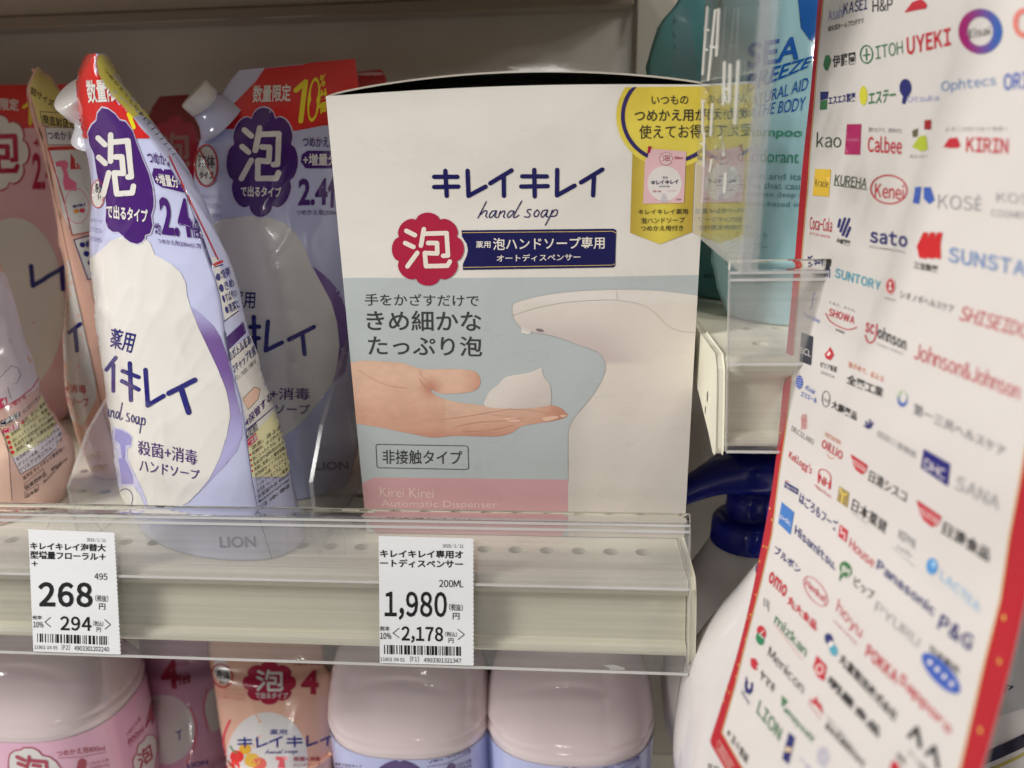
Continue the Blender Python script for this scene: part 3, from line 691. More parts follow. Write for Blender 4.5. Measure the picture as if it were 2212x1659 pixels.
# ================================================================== refill pouches
def cat(rows, n):
    """rows: tuples of Vectors, resampled smoothly to n rows"""
    m = len(rows); out = []
    for k in range(n):
        t = k / (n - 1) * (m - 1); i = min(int(t), m - 2); u = t - i
        g = lambda q: rows[max(0, min(m - 1, q))]
        r = []
        for p0, p1, p2, p3 in zip(g(i - 1), g(i), g(i + 1), g(i + 2)):
            r.append(.5 * (2 * p1 + (p2 - p0) * u + (2 * p0 - 5 * p1 + 4 * p2 - p3) * u * u + (3 * p1 - p0 - 3 * p2 + p3) * u ** 3))
        out.append(r)
    return out
def arc(A, B, b, n, pw=.8, side=1):
    d = B - A; h = V((d.y, -d.x, 0)); h = h.normalized() * side if h.length > 1e-6 else V((0, -1, 0))
    return [A.lerp(B, i / n) + h * b * (4 * (i / n) * (1 - i / n)) ** pw for i in range(n)]
def wr(p, amp, seed):
    q = V((p.x * 28 + seed, p.y * 28, p.z * 16)); a = noise.noise(q)
    r = 1 - abs(noise.noise(V((p.x * 40 + seed, p.y * 40 + p.z * 22, p.z * 14)))) * 2.2
    r2 = 1 - abs(noise.noise(V((p.x * 75 - p.z * 50 + seed, p.y * 75, p.z * 30 + seed)))) * 3
    return amp * (a * 1.2 + max(0, r) ** 3 * .9 + max(0, r2) ** 3 * .28)
def pouch_mesh(rows, bul, colr, nv=80, ns=(30, 14, 16), amp=.0009, seed=0):
    mb = MB(); R = cat(rows, nv); out = []
    for i, r in enumerate(R):
        t = i / (nv - 1); b = bul(t); e = min(1, t * 5) * min(1, (1 - t) * 8 + .15)
        if len(r) == 3:
            L, S, Bk = r; ring = arc(L, S, b[0], ns[0]) + arc(S, Bk, b[1], ns[1]) + arc(Bk, L, b[2], ns[2])
        else:
            L, Rr = r; ring = arc(L, Rr, b[0], ns[0]) + arc(Rr, L, b[1], ns[1] + ns[2])
        c = sum(ring, V()) / len(ring)
        out.append([p + (p - c).normalized() * wr(p, amp, seed) * e for p in ring])
    mb.grid(out, colr, True, 0, True, True)
    return mb
def cap(root, p0, p1, r, c=(.78, .77, .75), name='spout_cap'):
    mb = MB(); mb.lathe(p0, p1, [(0, r * .82), (.04, r * .86), (.32, r * .86), (.34, r), (.92, r), (.98, r * .95), (1, r * .86)], c, 30); mb.build(name, 'plastic', root, smooth=True)
    return root
LAV = col((186, 190, 220), PCH); LAVD = col((160, 165, 205), PCH); WHP = col(PCH, PCH); PUR = col((66, 26, 106), PCH); PRED = col((196, 34, 34), PCH); NV = col((30, 28, 110), PCH)
def base_floor(rows, lean):
    """rows of picture points -> 3-D: the last row stands on the shelf, the rest rise above it with a lean"""
    base = [atZ(x, y, .0006) for x, y in rows[-1]]; n = len(rows); out = []
    for i, r in enumerate(rows):
        t = 1 - i / (n - 1)
        out.append(tuple(atY(x, y, b.y + lean(j, t)) if i < n - 1 else b for j, ((x, y), b) in enumerate(zip(r, base))))
    return out
# ---- the bright lavender pouch in front
px = [((187, 122), (212, 116), (225, 114)), ((182, 160), (207, 134), (240, 140)), ((180, 190), (213, 164), (262, 182)), ((182, 225), (240, 204), (290, 222)), ((185, 260), (277, 244), (310, 252)), ((190, 300), (325, 300), (354, 314)),
      ((200, 350), (362, 352), (386, 367)), ((204, 420), (403, 420), (416, 428)), ((197, 500), (432, 500), (446, 506)), ((198, 570), (456, 572), (474, 580)), ((207, 640), (475, 640), (500, 642)), ((216, 725), (487, 725), (525, 727)),
      ((228, 800), (502, 805), (550, 805)), ((238, 860), (520, 862), (570, 861)), ((249, 950), (534, 955), (600, 955)), ((255, 1005), (545, 1040), (618, 1030)), ((268, 1055), (561, 1120), (632, 1085)), ((298, 1102), (587, 1206), (642, 1132))]
def lean1(j, t):
    k = .010 * t
    return k + (0, 0, 0)[j] + (-.012 * max(0, t - .6) if j == 0 else 0)
rows3 = base_floor(px, lean1)
p1 = thing('refill_pouch', 'bright lavender refill pouch with its side seam forward and a yellow back flap', 'refill pouch', (rows3[-1][1].x - .03, rows3[-1][1].y + .03, 0), 'refill pouches on the shelf')
mb = pouch_mesh(rows3, lambda t: (.002 + .012 * min(1, t * 1.6) + .003 * max(0, t - .7) / .3, .001 + .008 * t, .004 + .02 * t), LAV, nv=150, ns=(72, 20, 16), amp=.0012, seed=3.3)
SEAM = [r[1] for r in px]
fclip = [(60, 60)] + [(x + .5, y) for x, y in SEAM] + [(560, 1260), (60, 1260)]
bclip = [(700, 60), (700, 1260)] + [(x + 1.2, y) for x, y in reversed(SEAM)]
p = Print(mb, 6, 0, eps=.00010, maxjump=.02); p.clip = fclip
TEAR = T(0, 1, (620, 640), (700, 600), (800, 560), (880, 500), (960, 420), (1060, 385), (1250, 395), (1300, 440), (1340, 540), (1480, 620), (1560, 690), (1605, 780), (1620, 900), (1650, 1000), (1720, 1180), (1800, 1350), (1880, 1520), (1935, 1659)) + T(0, 2, (1955, 50), (1980, 170), (1990, 280), (1960, 450), (1900, 640), (1810, 820), (1720, 930), (1630, 1020), (1480, 1100), (1300, 1130), (1100, 1040), (1000, 950), (800, 500), (650, 0))
CRES = T(0, 1, (1612, 930), (1650, 990), (1720, 1040), (1840, 1150), (1900, 1240), (1960, 1400), (2010, 1600)) + T(0, 2, (2030, 60), (2085, 280), (2095, 440), (2050, 570), (1950, 700), (1850, 800), (1760, 900), (1640, 1015)) + list(reversed(T(0, 1, (1650, 1000), (1720, 1180), (1800, 1350), (1880, 1520), (1935, 1659)) + T(0, 2, (1955, 50), (1980, 170), (1990, 280), (1960, 450), (1900, 640), (1810, 820), (1720, 930)))) 
CP1, CP2 = col((112, 84, 146), PCH), col((168, 164, 208), PCH)
p.poly(CRES, lambda x, y: ramp((y - 780) / 190, CP1, CP2) if y > 740 else ramp((740 - y) / 70, CP1, CP2), 1)
p.poly(TEAR, WHP, 2)
p.poly(T(0, 0, (640, 380), (1100, 430), (1700, 1000), (1330, 1196), (690, 1196)), PRED, 2)
p.text('数量限定', *T(0, 0, (745, 690), (1075, 668), (772, 895)), WHP, .02, 4)
p.strokes([T(0, 0, (1115, 985), (1162, 1100))], 8, col((232, 214, 40), PCH), 3)
FL = T(0, 0, (890, 930), (940, 942), (1000, 985), (1040, 1038), (1090, 1050), (1150, 1130), (1190, 1250), (1240, 1380), (1290, 1500), (1322, 1620)) + T(0, 1, (1332, 60), (1330, 130), (1310, 200), (1322, 290), (1302, 355), (1258, 372), (1255, 400), (1230, 432), (1190, 447), (1130, 430), (1080, 392), (1030, 345), (980, 345), (940, 312), (920, 250), (925, 180), (925, 100), (915, 20)) + T(0, 0, (880, 1640), (845, 1500), (820, 1330), (782, 1250), (768, 1150), (800, 1080), (840, 1045), (850, 980))
cx = sum(a for a, b in FL) / len(FL); cyy = sum(b for a, b in FL) / len(FL)
p.poly([(cx + (a - cx) * 1.035, cyy + (b - cyy) * 1.02) for a, b in FL], col((196, 192, 214), PCH), 3); p.poly(FL, PUR, 4)
p.awa(aff(*T(0, 0, (834, 1135), (1142, 1128), (878, 1710))), 12, WHP, 6)
p.text('で出るタイプ', *T(0, 1, (930, 105), (1285, 150), (932, 225)), WHP, .03, 6)
p.text('つめかえ用450ml', *T(0, 0, (1265, 1305), (1660, 1360), (1290, 1415)), PUR, .015, 3)
p.poly(T(0, 0, (1330, 1452), (1480, 1466), (1640, 1500), (1700, 1690), (1500, 1640), (1400, 1618), (1345, 1580), (1318, 1510)), PUR, 3)
p.text('+増量分45ml', *T(0, 0, (1340, 1492), (1640, 1535), (1362, 1600)), WHP, .015, 5)
p.text('約', *T(0, 1, (1337, 262), (1388, 270), (1342, 362)), PUR, .02, 3)
p.text('2.4', *T(0, 1, (1372, 40), (1620, 55), (1405, 370)), PUR, .03, 3, BR=T(0, 1, (1672, 400))[0])
p.text('倍', *T(0, 1, (1638, 245), (1715, 255), (1665, 395)), PUR, .02, 3)
p.text('つめかえ用(200ml)に対', *T(0, 1, (1362, 398), (1735, 445), (1372, 450)), PUR, .005, 3)
for i, s in enumerate(('薬用泡ハンドソープ', 'につめかえてください', 'では泡になりません')): p.text(s, *T(0, 1, (700, 198 + 80 * i), (890, 238 + 80 * i), (694, 240 + 80 * i)), col((120, 112, 150), PCH), 0, 3)
RR = col((190, 50, 50), PCH)
p.poly(ell(213, 419, 13, 29, 30), WHP, 3); p.ring(ell(213, 419, 15, 31, 40), 2, RR, 4); p.text('液体', *T(0, 0, (825, 1570), (890, 1600), (830, 1659)), lin((40, 40, 50)), .01, 4); p.text('タイプ', *T(0, 1, (850, 10), (900, 20), (852, 70)), lin((40, 40, 50)), .01, 4)
p.text('薬用', *T(0, 1, (965, 1170), (1185, 1215), (955, 1340)), NV, .012, 4, BR=T(0, 1, (1140, 1395))[0])
for pts, w in (((( 925, 1535), (1005, 1430)), 8), (((985, 1490), (985, 1718)), 7.5), (((1065, 1545), (1203, 1598)), 9), (((1060, 1632), (1203, 1706)), 9), (((1127, 1478), (1137, 1796)), 9), (((1262, 1535), (1282, 1842), (1418, 1760)), 9.5), (((1462, 1738), (1688, 1622)), 11), (((1568, 1692), (1634, 1900)), 12.5)):
    p.strokes([T(0, 1, *pts)], w, NV, 4)
p.hand_soap(aff(*T(0, 2, (832, 92), (1249, 209), (862, 322))), 2.2, NV, 4)
ICON = T(0, 2, (985, 370), (1060, 385), (1120, 420), (1150, 450), (1145, 540), (1108, 560), (1108, 640), (1128, 690), (1180, 800), (1230, 900), (1290, 1060), (1000, 1060), (900, 700))
p.poly(ICON, col((190, 190, 222), PCH), 3)
p.poly(T(0, 2, (1000, 385), (1060, 400), (1125, 435), (1140, 470), (1135, 525), (1090, 530), (1085, 650), (1110, 690), (1150, 790), (1160, 860), (1060, 860), (1030, 640), (1060, 640), (1045, 520), (1000, 480)), col((140, 138, 196), PCH), 4)
p.poly(T(0, 2, (1045, 880), (1160, 880), (1220, 960), (1260, 1060), (1000, 1060)), WHP, 4); p.ring(T(0, 2, *ell(1090, 985, 70, 85, 30)), 2, NV, 5)
p.text('殺菌+消毒', *T(0, 2, (1195, 480), (1708, 572), (1200, 606)), PUR, .004, 4, BR=T(0, 2, (1706, 700))[0])
p.text('ハンドソープ', *T(0, 2, (1213, 640), (1728, 742), (1210, 752)), PUR, .008, 4, BR=T(0, 2, (1726, 826))[0])
p.text('LION', (474, 1159), (552, 1158), (476, 1183), NV, .02, 3)
# back face
p.clip = bclip
p.poly([(205, 112), (228, 110), (330, 262), (302, 248), (285, 255), (262, 235), (225, 190), (205, 150)], col((226, 216, 100), PCH), 1)
p.text('つめかえてください', (226, 146), (322, 262), (222, 152), lin((70, 50, 30)), .0, 3)
BK = lin((40, 36, 60))
for y in range(0, 9): p.strokes([[(300 + y * 9, 247 + y * 11), (306 + y * 9, 244 + y * 11)]], 2.0, BK, 3)
p.poly([(455, 556), (466, 556), (516, 676), (486, 695), (476, 640)], WHP, 2)
p.strokes([[(365, 338), (470, 560)]], 2.5, RR, 3); p.strokes([[(462, 572), (478, 565)]], 6, RR, 3)
p.strokes([[(484, 694), (514, 672)], [(463, 577), (480, 572)]], 2.4, NV, 3)
for i, (s, x, y) in enumerate((('●殺菌', 1855, 705), ('●きめ', 1882, 800), ('●すばやい', 1908, 890), ('●清潔に', 1932, 985))): p.text(s, *T(0, 1, (x, y), (x + 120, y - 60), (x + 22, y + 75)), NV, .015, 3)
p.poly(T(0, 1, (1950, 1260), (2100, 1120), (2125, 1215), (1968, 1370)), PUR, 2)
p.poly([(492, 757), (560, 712), (590, 820), (625, 960), (600, 1000), (545, 1000), (524, 870)], WHP, 2)
p.text('1ボトルをあ', *T(0, 1, (1982, 1372), (2150, 1225), (2000, 1452)), NV, .012, 4)
p.text('2キャップを開', *T(0, 1, (2005, 1492), (2190, 1322), (2022, 1572)), NV, .012, 4)
p.text('キャップを回して開ける', *T(0, 1, (2022, 1610), (2200, 1440), (2030, 1650)), BK, 0, 4)
p.strokes([T(0, 1, (1978, 1465), (2150, 1300))], .9, BK, 4); p.strokes([T(0, 1, (2030, 1600), (2050, 1580))], .9, BK, 4)
HS = col((214, 178, 158), PCH)
p.poly([(524, 862), (548, 836), (560, 842), (556, 862), (535, 885)], HS, 4); p.strokes([[(524, 862), (548, 836), (560, 842), (556, 862), (535, 885)]], .8, BK, 5)
p.text('4保管する', (528, 906), (582, 846), (532, 924), PUR, .015, 4); p.strokes([[(530, 930), (590, 880)]], 2, NV, 4)
p.poly([(531, 955), (600, 880), (628, 1010), (612, 1030), (540, 1030)], col((222, 218, 170), PCH), 3)
p.poly([(531, 932), (552, 912), (556, 928), (534, 948)], BK, 4); p.text('使用法', (532, 933), (552, 914), (535, 946), WHP, .01, 5)
p.poly([(532, 952), (552, 934), (556, 950), (535, 968)], col((190, 30, 70), PCH), 4); p.text('ご注意', (533, 953), (552, 936), (536, 966), WHP, .01, 5)
LN = ('温度。皮ふが', '使用中、かぶれたり', '目に入ったときは、すぐ', '乳幼児や認知症の方の', '環境に配慮した薄型容器', '有効成分:イソプロピル', 'グリシンK液、ミリスチン', 'アリルアンモニウム・ア', '販売名 キレイキレイ薬用', '医薬部外品 495ml', 'Medicated hand soap', '日本製')
for i, s in enumerate(LN):
    y = 964 + i * 11.6; x = 537 + i * 1.6
    p.text(s, (x + 5, y), (x + 68, y - 48), (x + 6.5, y + 8.5), lin((60, 52, 60)), .004, 5)
    if 0 < i < 5: p.poly(ell(x + 2, y + 6, 2, 2.6, 12), col((190, 30, 60), PCH), 5)
p.clip = None
p.strokes([[(x, y) for x, y in SEAM[6:]]], 1.2, col((70, 66, 110), PCH), 6)
mb.build('film_body', 'film', p1, smooth=True)
cap(p1, atY(203, 246, .02), atY(152, 200, .012), .0095)
mb = MB(); mb.lathe(atY(216, 300, .03), atY(196, 240, .024), [(0, .012), (.5, .0085), (1, .007)], (.74, .74, .80), 24); mb.build('spout', 'film', p1, smooth=True)

# ---- the shaded lavender pouch behind
px2 = [((515, 152), (768, 127)), ((482, 196), (772, 190)), ((446, 265), (776, 260)), ((425, 340), (780, 340)), ((414, 500), (785, 500)), ((410, 700), (784, 700)), ((412, 900), (776, 900)), ((425, 1000), (764, 1000)), ((445, 1052), (752, 1046))]
rows3 = base_floor(px2, lambda j, t: .022 * t)
p2 = thing('refill_pouch', 'shaded lavender refill pouch standing between the bright pouch and the soap box', 'refill pouch', (rows3[-1][0] + rows3[-1][1]) / 2, 'refill pouches on the shelf')
mb = pouch_mesh(rows3, lambda t: (.001 + .020 * min(1, t * 1.3), .003 + .02 * t), LAV, nv=120, ns=(60, 14, 14), amp=.0012, seed=8.1)
p = Print(mb, 7, 0, eps=.00011, maxjump=.02)
p.poly(T(1, 1, (490, 640), (620, 740), (720, 860), (790, 1050), (810, 1300), (770, 1560), (660, 1650), (700, 1500), (720, 1330), (700, 1130), (650, 950), (560, 780)), CP1, 1)
p.poly([(440, 494), (480, 474), (540, 466)] + T(1, 1, (0, 200), (100, 215), (250, 270), (350, 370), (430, 500), (480, 650), (560, 780), (650, 950), (700, 1130), (720, 1330), (700, 1500), (660, 1650)) + T(1, 2, (560, 130), (450, 270), (330, 390), (200, 480), (0, 560)) + [(440, 960), (424, 800), (420, 600)], WHP, 2)
p.poly([(463, 278), (505, 225), (553, 176), (572, 148), (655, 140), (700, 126), (775, 120), (785, 270), (700, 271), (640, 283)], PRED, 2)
p.text('数量限定', (548, 185), (630, 182), (546, 223), WHP, .02, 4)
YEL = col((226, 206, 40), PCH)
p.strokes([T(1, 0, (345, 785), (430, 710), (388, 1050))], 10.5, YEL, 4)
p.ring(ell(678, 216, 13, 48, 40, .10), 7.5, YEL, 4); p.text('%', (692, 163), (704, 160), (690, 190), YEL, .02, 4); p.text('増', (684, 198), (706, 190), (683, 250), YEL, .03, 4)
p.poly(flower(567, 351, 79.5, 121, 8, .14, 0, -.03), col((196, 192, 214), PCH), 3); p.poly(flower(567, 351, 77, 118, 8, .14, 0, -.03), PUR, 4)
p.awa(aff((524, 270), (615, 272), (514, 392)), 12, WHP, 6)
p.text('で出るタイプ', (522, 402), (608, 404), (522, 425), WHP, .03, 6)
p.poly(ell(447, 358, 22, 40, 30), WHP, 3); p.ring(ell(447, 358, 26, 46, 40), 3.5, RR, 5); p.text('液体', (430, 335), (466, 336), (430, 362), lin((40, 40, 50)), .02, 5); p.text('タイプ', (432, 370), (462, 371), (432, 386), lin((40, 40, 50)), .02, 5); p.strokes([[(432, 322), (466, 392)]], 3, RR, 6)
p.text('つめかえ用450ml', (654, 296), (760, 297), (654, 319), PUR, .015, 4)
p.poly([(664, 326), (790, 326), (790, 364), (660, 364), (650, 350), (652, 334)], PUR, 4); p.text('+増量分45ml', (655, 332), (770, 332), (655, 358), WHP, .015, 5)
p.text('2.4倍', (646, 374), (760, 372), (644, 450), PUR, .03, 4); p.text('つめかえ用(200ml)に対', (640, 453), (760, 453), (640, 467), PUR, .005, 4)
for i, s in enumerate(('薬用泡ハンドソープ', 'につめかえてください', 'では泡になりません')): p.text(s, (415, 418 + 20 * i), (480, 420 + 20 * i), (415, 429 + 20 * i), col((120, 112, 150), PCH), 0, 4)
p.text('薬用', (500, 627), (553, 629), (498, 665), NV, .012, 4)
for pts in (((-45, 1165), (30, 1162)), ((-50, 1262), (28, 1262)), ((-15, 1080), (-5, 1380)), ((105, 1118), (86, 1368), (225, 1300)), ((285, 1275), (500, 1165)), ((400, 1222), (420, 1400))): p.strokes([T(1, 1, *pts)], 9.5, NV, 4)
p.hand_soap(aff((430, 790), (568, 792), (430, 830)), 2, NV, 4)
p.text('殺菌+消毒', *T(1, 2, (-160, 28), (465, 30), (-160, 135)), PUR, .01, 4); p.text('ハンドソープ', *T(1, 2, (-150, 165), (465, 175), (-150, 250)), PUR, .01, 4)
p.text('LION', *T(1, 2, (512, 672), (795, 665), (515, 745)), NV, .02, 4)
mb.build('film_body', 'film', p2, smooth=True)
Yc = rows3[2][0].y
cap(p2, atY(456, 236, Yc - .002), atY(418, 200, Yc - .006), .0088)
mb = MB(); mb.lathe(atY(480, 262, Yc + .002), atY(444, 226, Yc - .003), [(0, .014), (.5, .010), (1, .008)], LAV, 24); mb.build('spout', 'film', p2, smooth=True)

# ---- the peach pouch left of it, back face forward
PEA = col((222, 176, 156), PCH); PEAW = col((214, 196, 190), PCH)
px3 = [((78, 148), (81, 145), (86, 148)), ((61, 184), (63, 184), (112, 168)), ((64, 216), (68, 222), (140, 212)), ((78, 262), (81, 265), (168, 255)), ((92, 312), (96, 312), (195, 312)), ((110, 402), (115, 402), (218, 400)), ((128, 500), (137, 500), (240, 500)), ((145, 600), (160, 610), (258, 600)),
       ((141, 690), (178, 690), (272, 690)), ((139, 770), (196, 770), (284, 770)), ((144, 850), (214, 850), (294, 850)), ((160, 912), (232, 915), (302, 915)), ((178, 970), (249, 975), (310, 970)), ((203, 1012), (264, 1034), (318, 1006))]
rows3 = base_floor(px3, lambda j, t: .012 * t)
p3 = thing('refill_pouch', 'peach refill pouch showing its back with a pump bottle drawing, behind the bright pouch', 'refill pouch', rows3[-1][1], 'refill pouches on the shelf')
mb = pouch_mesh(rows3, lambda t: (.0005 + .010 * max(0, t - .4), .001 + .010 * t, .003 + .02 * t), PEA, nv=80, ns=(16, 34, 16), amp=.0010, seed=5.5)
SE3 = [r[1] for r in px3]
p = Print(mb, 9, 0, eps=.00009, maxjump=.02)
p.clip = [(0, 100)] + SE3 + [(0, 1100)]
p.poly([(150, 560), (192, 700), (206, 820), (208, 860), (180, 920), (150, 905), (120, 800), (120, 600)], WHP, 1)
for pts in (((600, 1215), (695, 1140)), ((650, 1190), (668, 1370))): p.strokes([T(0, 1, *pts)], 8.5, NV, 3)
p.text('+消毒', *T(0, 2, (560, 0), (745, 5), (565, 78)), RR, .01, 3); p.text('ドソープ', *T(0, 2, (560, 105), (765, 120), (570, 180)), RR, .01, 3)
p.clip = [(400, 100)] + [(400, 1100)] + [(x + .8, y) for x, y in reversed(SE3)]
p.poly([(60, 140), (90, 140), (210, 330), (180, 315), (84, 262), (62, 190)], col((216, 200, 120), PCH), 1)
p.text('詰サイズ入え', *T(0, 0, (270, 745), (560, 935), (262, 810)), lin((66, 40, 34)), .01, 3)
p.strokes([T(0, 0, (345, 965), (560, 980), (575, 1080), (375, 1090), (345, 965))], 1.2, BK, 3); p.text('簡直射日光', *T(0, 0, (365, 990), (640, 1040), (375, 1070)), lin((66, 50, 30)), .01, 3)
p.poly([(98, 276), (170, 276), (190, 312), (104, 313)], WHP, 2); p.strokes([[(98, 276), (170, 276), (190, 312), (104, 313), (98, 276)]], 1.0, NV, 3)
p.text('つめかえ増量', *T(0, 0, (405, 1130), (730, 1140), (420, 1210)), NV, .01, 4)
p.poly([(106, 325), (210, 325), (228, 500), (155, 510), (136, 460)], WHP, 2)
p.strokes([[(106, 322), (205, 316)]], 7, RR, 3); p.strokes([[(106, 326), (140, 440), (156, 508), (200, 500)]], 2.6, RR, 3)
PK = col((226, 110, 140), PCH)
p.poly(T(0, 0, (480, 1400), (560, 1385), (590, 1410), (575, 1470), (600, 1540), (660, 1580), (660, 1650), (560, 1640), (545, 1580), (550, 1500), (530, 1440), (485, 1440)), PK, 4)
p.ring(T(0, 1, *ell(665, 120, 105, 155, 40, -.1)), 2, col((226, 160, 170), PCH), 4); p.logo(aff(*T(0, 1, (630, 115), (735, 95), (632, 140))), 1.6, NV, 5)
for a, b, c_ in ((660, 165, (220, 150, 70)), (710, 160, (200, 50, 80))): p.poly(T(0, 1, *ell(a, b, 22, 20, 14)), col(c_, PCH), 5)
p.poly(T(0, 0, (610, 1325), (700, 1460), (608, 1465)), RR, 4); p.text('!', *T(0, 0, (645, 1380), (662, 1380), (648, 1445)), WHP, .03, 5)
p.poly([(160, 520), (205, 508), (230, 595), (192, 605)], WHP, 2); p.strokes([[(195, 508), (160, 518), (190, 604), (206, 600)]], 2.0, NV, 3)
for i, s in enumerate(('●殺菌', '●きめ', '●すば', '●清潔')): x, y = T(0, 1, (682 + i * 35, 430 + 78 * i))[0]; p.text(s, (x, y), (x + 42, y - 6), (x + 3, y + 14), NV, .02, 4)
p.clip = None
p.strokes([SE3[2:]], 1.0, lin((90, 50, 50)), 5)
mb.build('film_body', 'film', p3, smooth=True)

# ---- the pink pouch at the picture's left edge, text on its back
px4 = [((-210, 560), (-40, 500)), ((-200, 600), (10, 590)), ((-190, 650), (32, 660)), ((-180, 720), (58, 740)), ((-170, 800), (82, 815)), ((-165, 870), (106, 880)), ((-160, 930), (140, 930)), ((-158, 980), (158, 972)), ((-150, 1040), (152, 1032)), ((-130, 1100), (138, 1078))]
rows3 = base_floor(px4, lambda j, t: .02 * t)
p4 = thing('refill_pouch', 'pink and beige refill pouch with usage text, cut by the left picture edge', 'refill pouch', (rows3[-1][0] + rows3[-1][1]) / 2, 'refill pouches on the shelf')
mb = pouch_mesh(rows3, lambda t: (.006 + .022 * t, .008 + .01 * t), col((206, 170, 156), PCH), nv=70, ns=(44, 14, 14), amp=.0010, seed=1.7)
p = Print(mb, 9, 0, eps=.0001, maxjump=.02)
p.poly([(-60, 560), (12, 590), (34, 660), (60, 745), (84, 815), (84, 838), (0, 885), (-60, 905)], col((208, 196, 200), PCH), 1)
p.strokes([[(0, 884), (40, 862), (70, 838), (88, 808)]], 2.2, col((190, 40, 80), PCH), 2)
p.poly([(-3, 862), (14, 858), (17, 876), (-1, 882)], col((190, 40, 80), PCH), 3); p.text('4', (3, 863), (12, 861), (4, 876), WHP, .02, 4)
p.text('保管する', *T(0, 2, (66, 185), (215, 85), (75, 225)), col((190, 40, 80), PCH), .02, 3, BR=T(0, 2, (225, 120))[0])
for k, (s, fg, bgc, q) in enumerate((('ご使用法', WHP, BK, ((2, 322), (170, 240), (176, 285), (10, 372))), ('ご注意', WHP, col((190, 40, 80), PCH), ((20, 390), (160, 335), (168, 378), (32, 440))))):
    Q = T(0, 2, *q); p.poly(Q, bgc, 3); p.text(s, *[(a + (2 if i != 1 else -2), b) for i, (a, b) in enumerate((Q[0], Q[1], Q[3]))], fg, .015, 4)
p.poly(T(0, 2, (10, 380), (180, 330), (300, 230), (360, 100), (400, 190), (480, 330), (440, 440), (280, 560), (100, 635)), col((206, 198, 150), PCH), 2)
p.poly(T(0, 2, (100, 635), (280, 560), (440, 440), (490, 340), (540, 420), (480, 560), (330, 690), (178, 778)), col((206, 196, 200), PCH), 2)
p.strokes([T(0, 2, (0, 380), (60, 520), (120, 660), (178, 778), (330, 690), (480, 560))], 1.0, BK, 3)
ROWS4 = [('手に広げて洗う', (190, 235), (335, 90), 34), ('温度。皮ふに異常', (185, 318), (380, 150), 34), ('使用中、かぶれたり、刺激', (90, 425), (400, 205), 34), ('目に入ったときは、すぐに洗', (105, 475), (425, 240), 34), ('乳幼児や認知症の方の誤飲', (118, 520), (455, 275), 34), ('環境に配慮した薄型容器に', (135, 562), (480, 310), 34),
         ('有効成分:イソプロピルメチル', (135, 640), (505, 370), 32), ('グリシンK液、ミリスチン酸', (150, 690), (525, 410), 32), ('アリルアンモニウム・アク', (165, 735), (530, 460), 32), ('販売名 キレイキレイ薬用泡ハ', (195, 800), (550, 530), 34), ('医薬部外品　495ml', (215, 880), (520, 660), 38), ('Medicated hand soap', (372, 835), (570, 625), 30), ('日本製', (222, 950), (322, 890), 34)]
for s, a, b, h in ROWS4:
    A, Bq = T(0, 2, a, b); p.text(s, A, Bq, (A[0] + 2.5, A[1] + h / 4), lin((72, 52, 54)), .006, 4)
for a, b in ((193, 332), (67, 460), (80, 505), (95, 548), (110, 590)): p.poly(T(0, 2, *ell(a, b, 15, 17, 14)), col((190, 40, 60), PCH), 4)
p.strokes([T(0, 2, (210, 860), (370, 730), (378, 780), (215, 905), (210, 860))], .8, lin((72, 52, 54)), 4); p.strokes([T(0, 2, (214, 935), (330, 862), (333, 910), (214, 985), (214, 935))], .8, lin((72, 52, 54)), 4)
p.poly([(-30, 690), (10, 700), (40, 790), (30, 835), (0, 850), (-40, 850)], col((214, 200, 202), PCH), 2)
p.strokes([T(0, 1, (0, 1600), (100, 1500), (150, 1520), (180, 1580), (140, 1659))], 1, BK, 3); p.strokes([T(0, 2, (65, 30), (95, 130))], 1, BK, 3)
p.strokes([[(0, 925), (12, 945), (20, 985), (26, 1080)]], 1.2, lin((90, 70, 70)), 4)
p.poly([(-70, 905), (0, 926), (12, 945), (20, 985), (26, 1085), (-70, 1085)], col((226, 190, 170), PCH), 1)
mb.build('film_body', 'film', p4, smooth=True)

# ---- pouches in the dark at the back
def back_pouch(label, px, lean, body, draw, seed, zoff=0):
    rows = base_floor(px, lambda j, t: lean * t)
    o = thing('refill_pouch', label, 'refill pouch', (rows[-1][0] + rows[-1][1]) / 2, 'refill pouches on the shelf')
    mb = pouch_mesh(rows, lambda t: (.001 + .018 * min(1, t * 1.3), .002 + .008 * t), body, nv=60, ns=(36, 12, 12), amp=.001, seed=seed)
    p = Print(mb, 11, 0, eps=.0001, maxjump=.03); draw(p); mb.build('film_body', 'film', o, smooth=True); return o
PNK = col((214, 170, 178), PCH)
def d5(p):
    p.poly([(-250, 160), (200, 150), (160, 270), (120, 275), (-250, 290)], PRED, 1); p.text('限定', (0, 212), (41, 214), (0, 238), WHP, .02, 3); p.strokes([[(52, 232), (66, 222), (66, 268)]], 7, YEL, 3)
    p.poly(flower(0, 330, 66, 84, 8, .15), col((170, 30, 60), PCH), 2); p.poly(flower(0, 330, 62, 80, 8, .15), WHP, 3); p.awa(aff((-40, 280), (42, 280), (-40, 375)), 11, RED, 5)
    p.text('450', (72, 300), (110, 300), (72, 318), RED, .01, 3); p.text('2.4', (70, 330), (120, 330), (70, 410), RED, .03, 3)
    p.poly(ell(30, 660, 110, 190, 40), WHP, 2)
    for pts in (((270, 640), (285, 810), (390, 750)), ((390, 745), (555, 650)), ((535, 680), (545, 840))): p.strokes([T(0, 1, *pts)], 10, NV, 4)
back_pouch('dark pink refill pouch with red top at the back left of the shelf', [((-180, 186), (146, 182)), ((-185, 260), (160, 255)), ((-190, 400), (172, 400)), ((-185, 650), (172, 650)), ((-170, 850), (160, 850)), ((-150, 905), (140, 905))], .02, PNK, d5, 2.2)
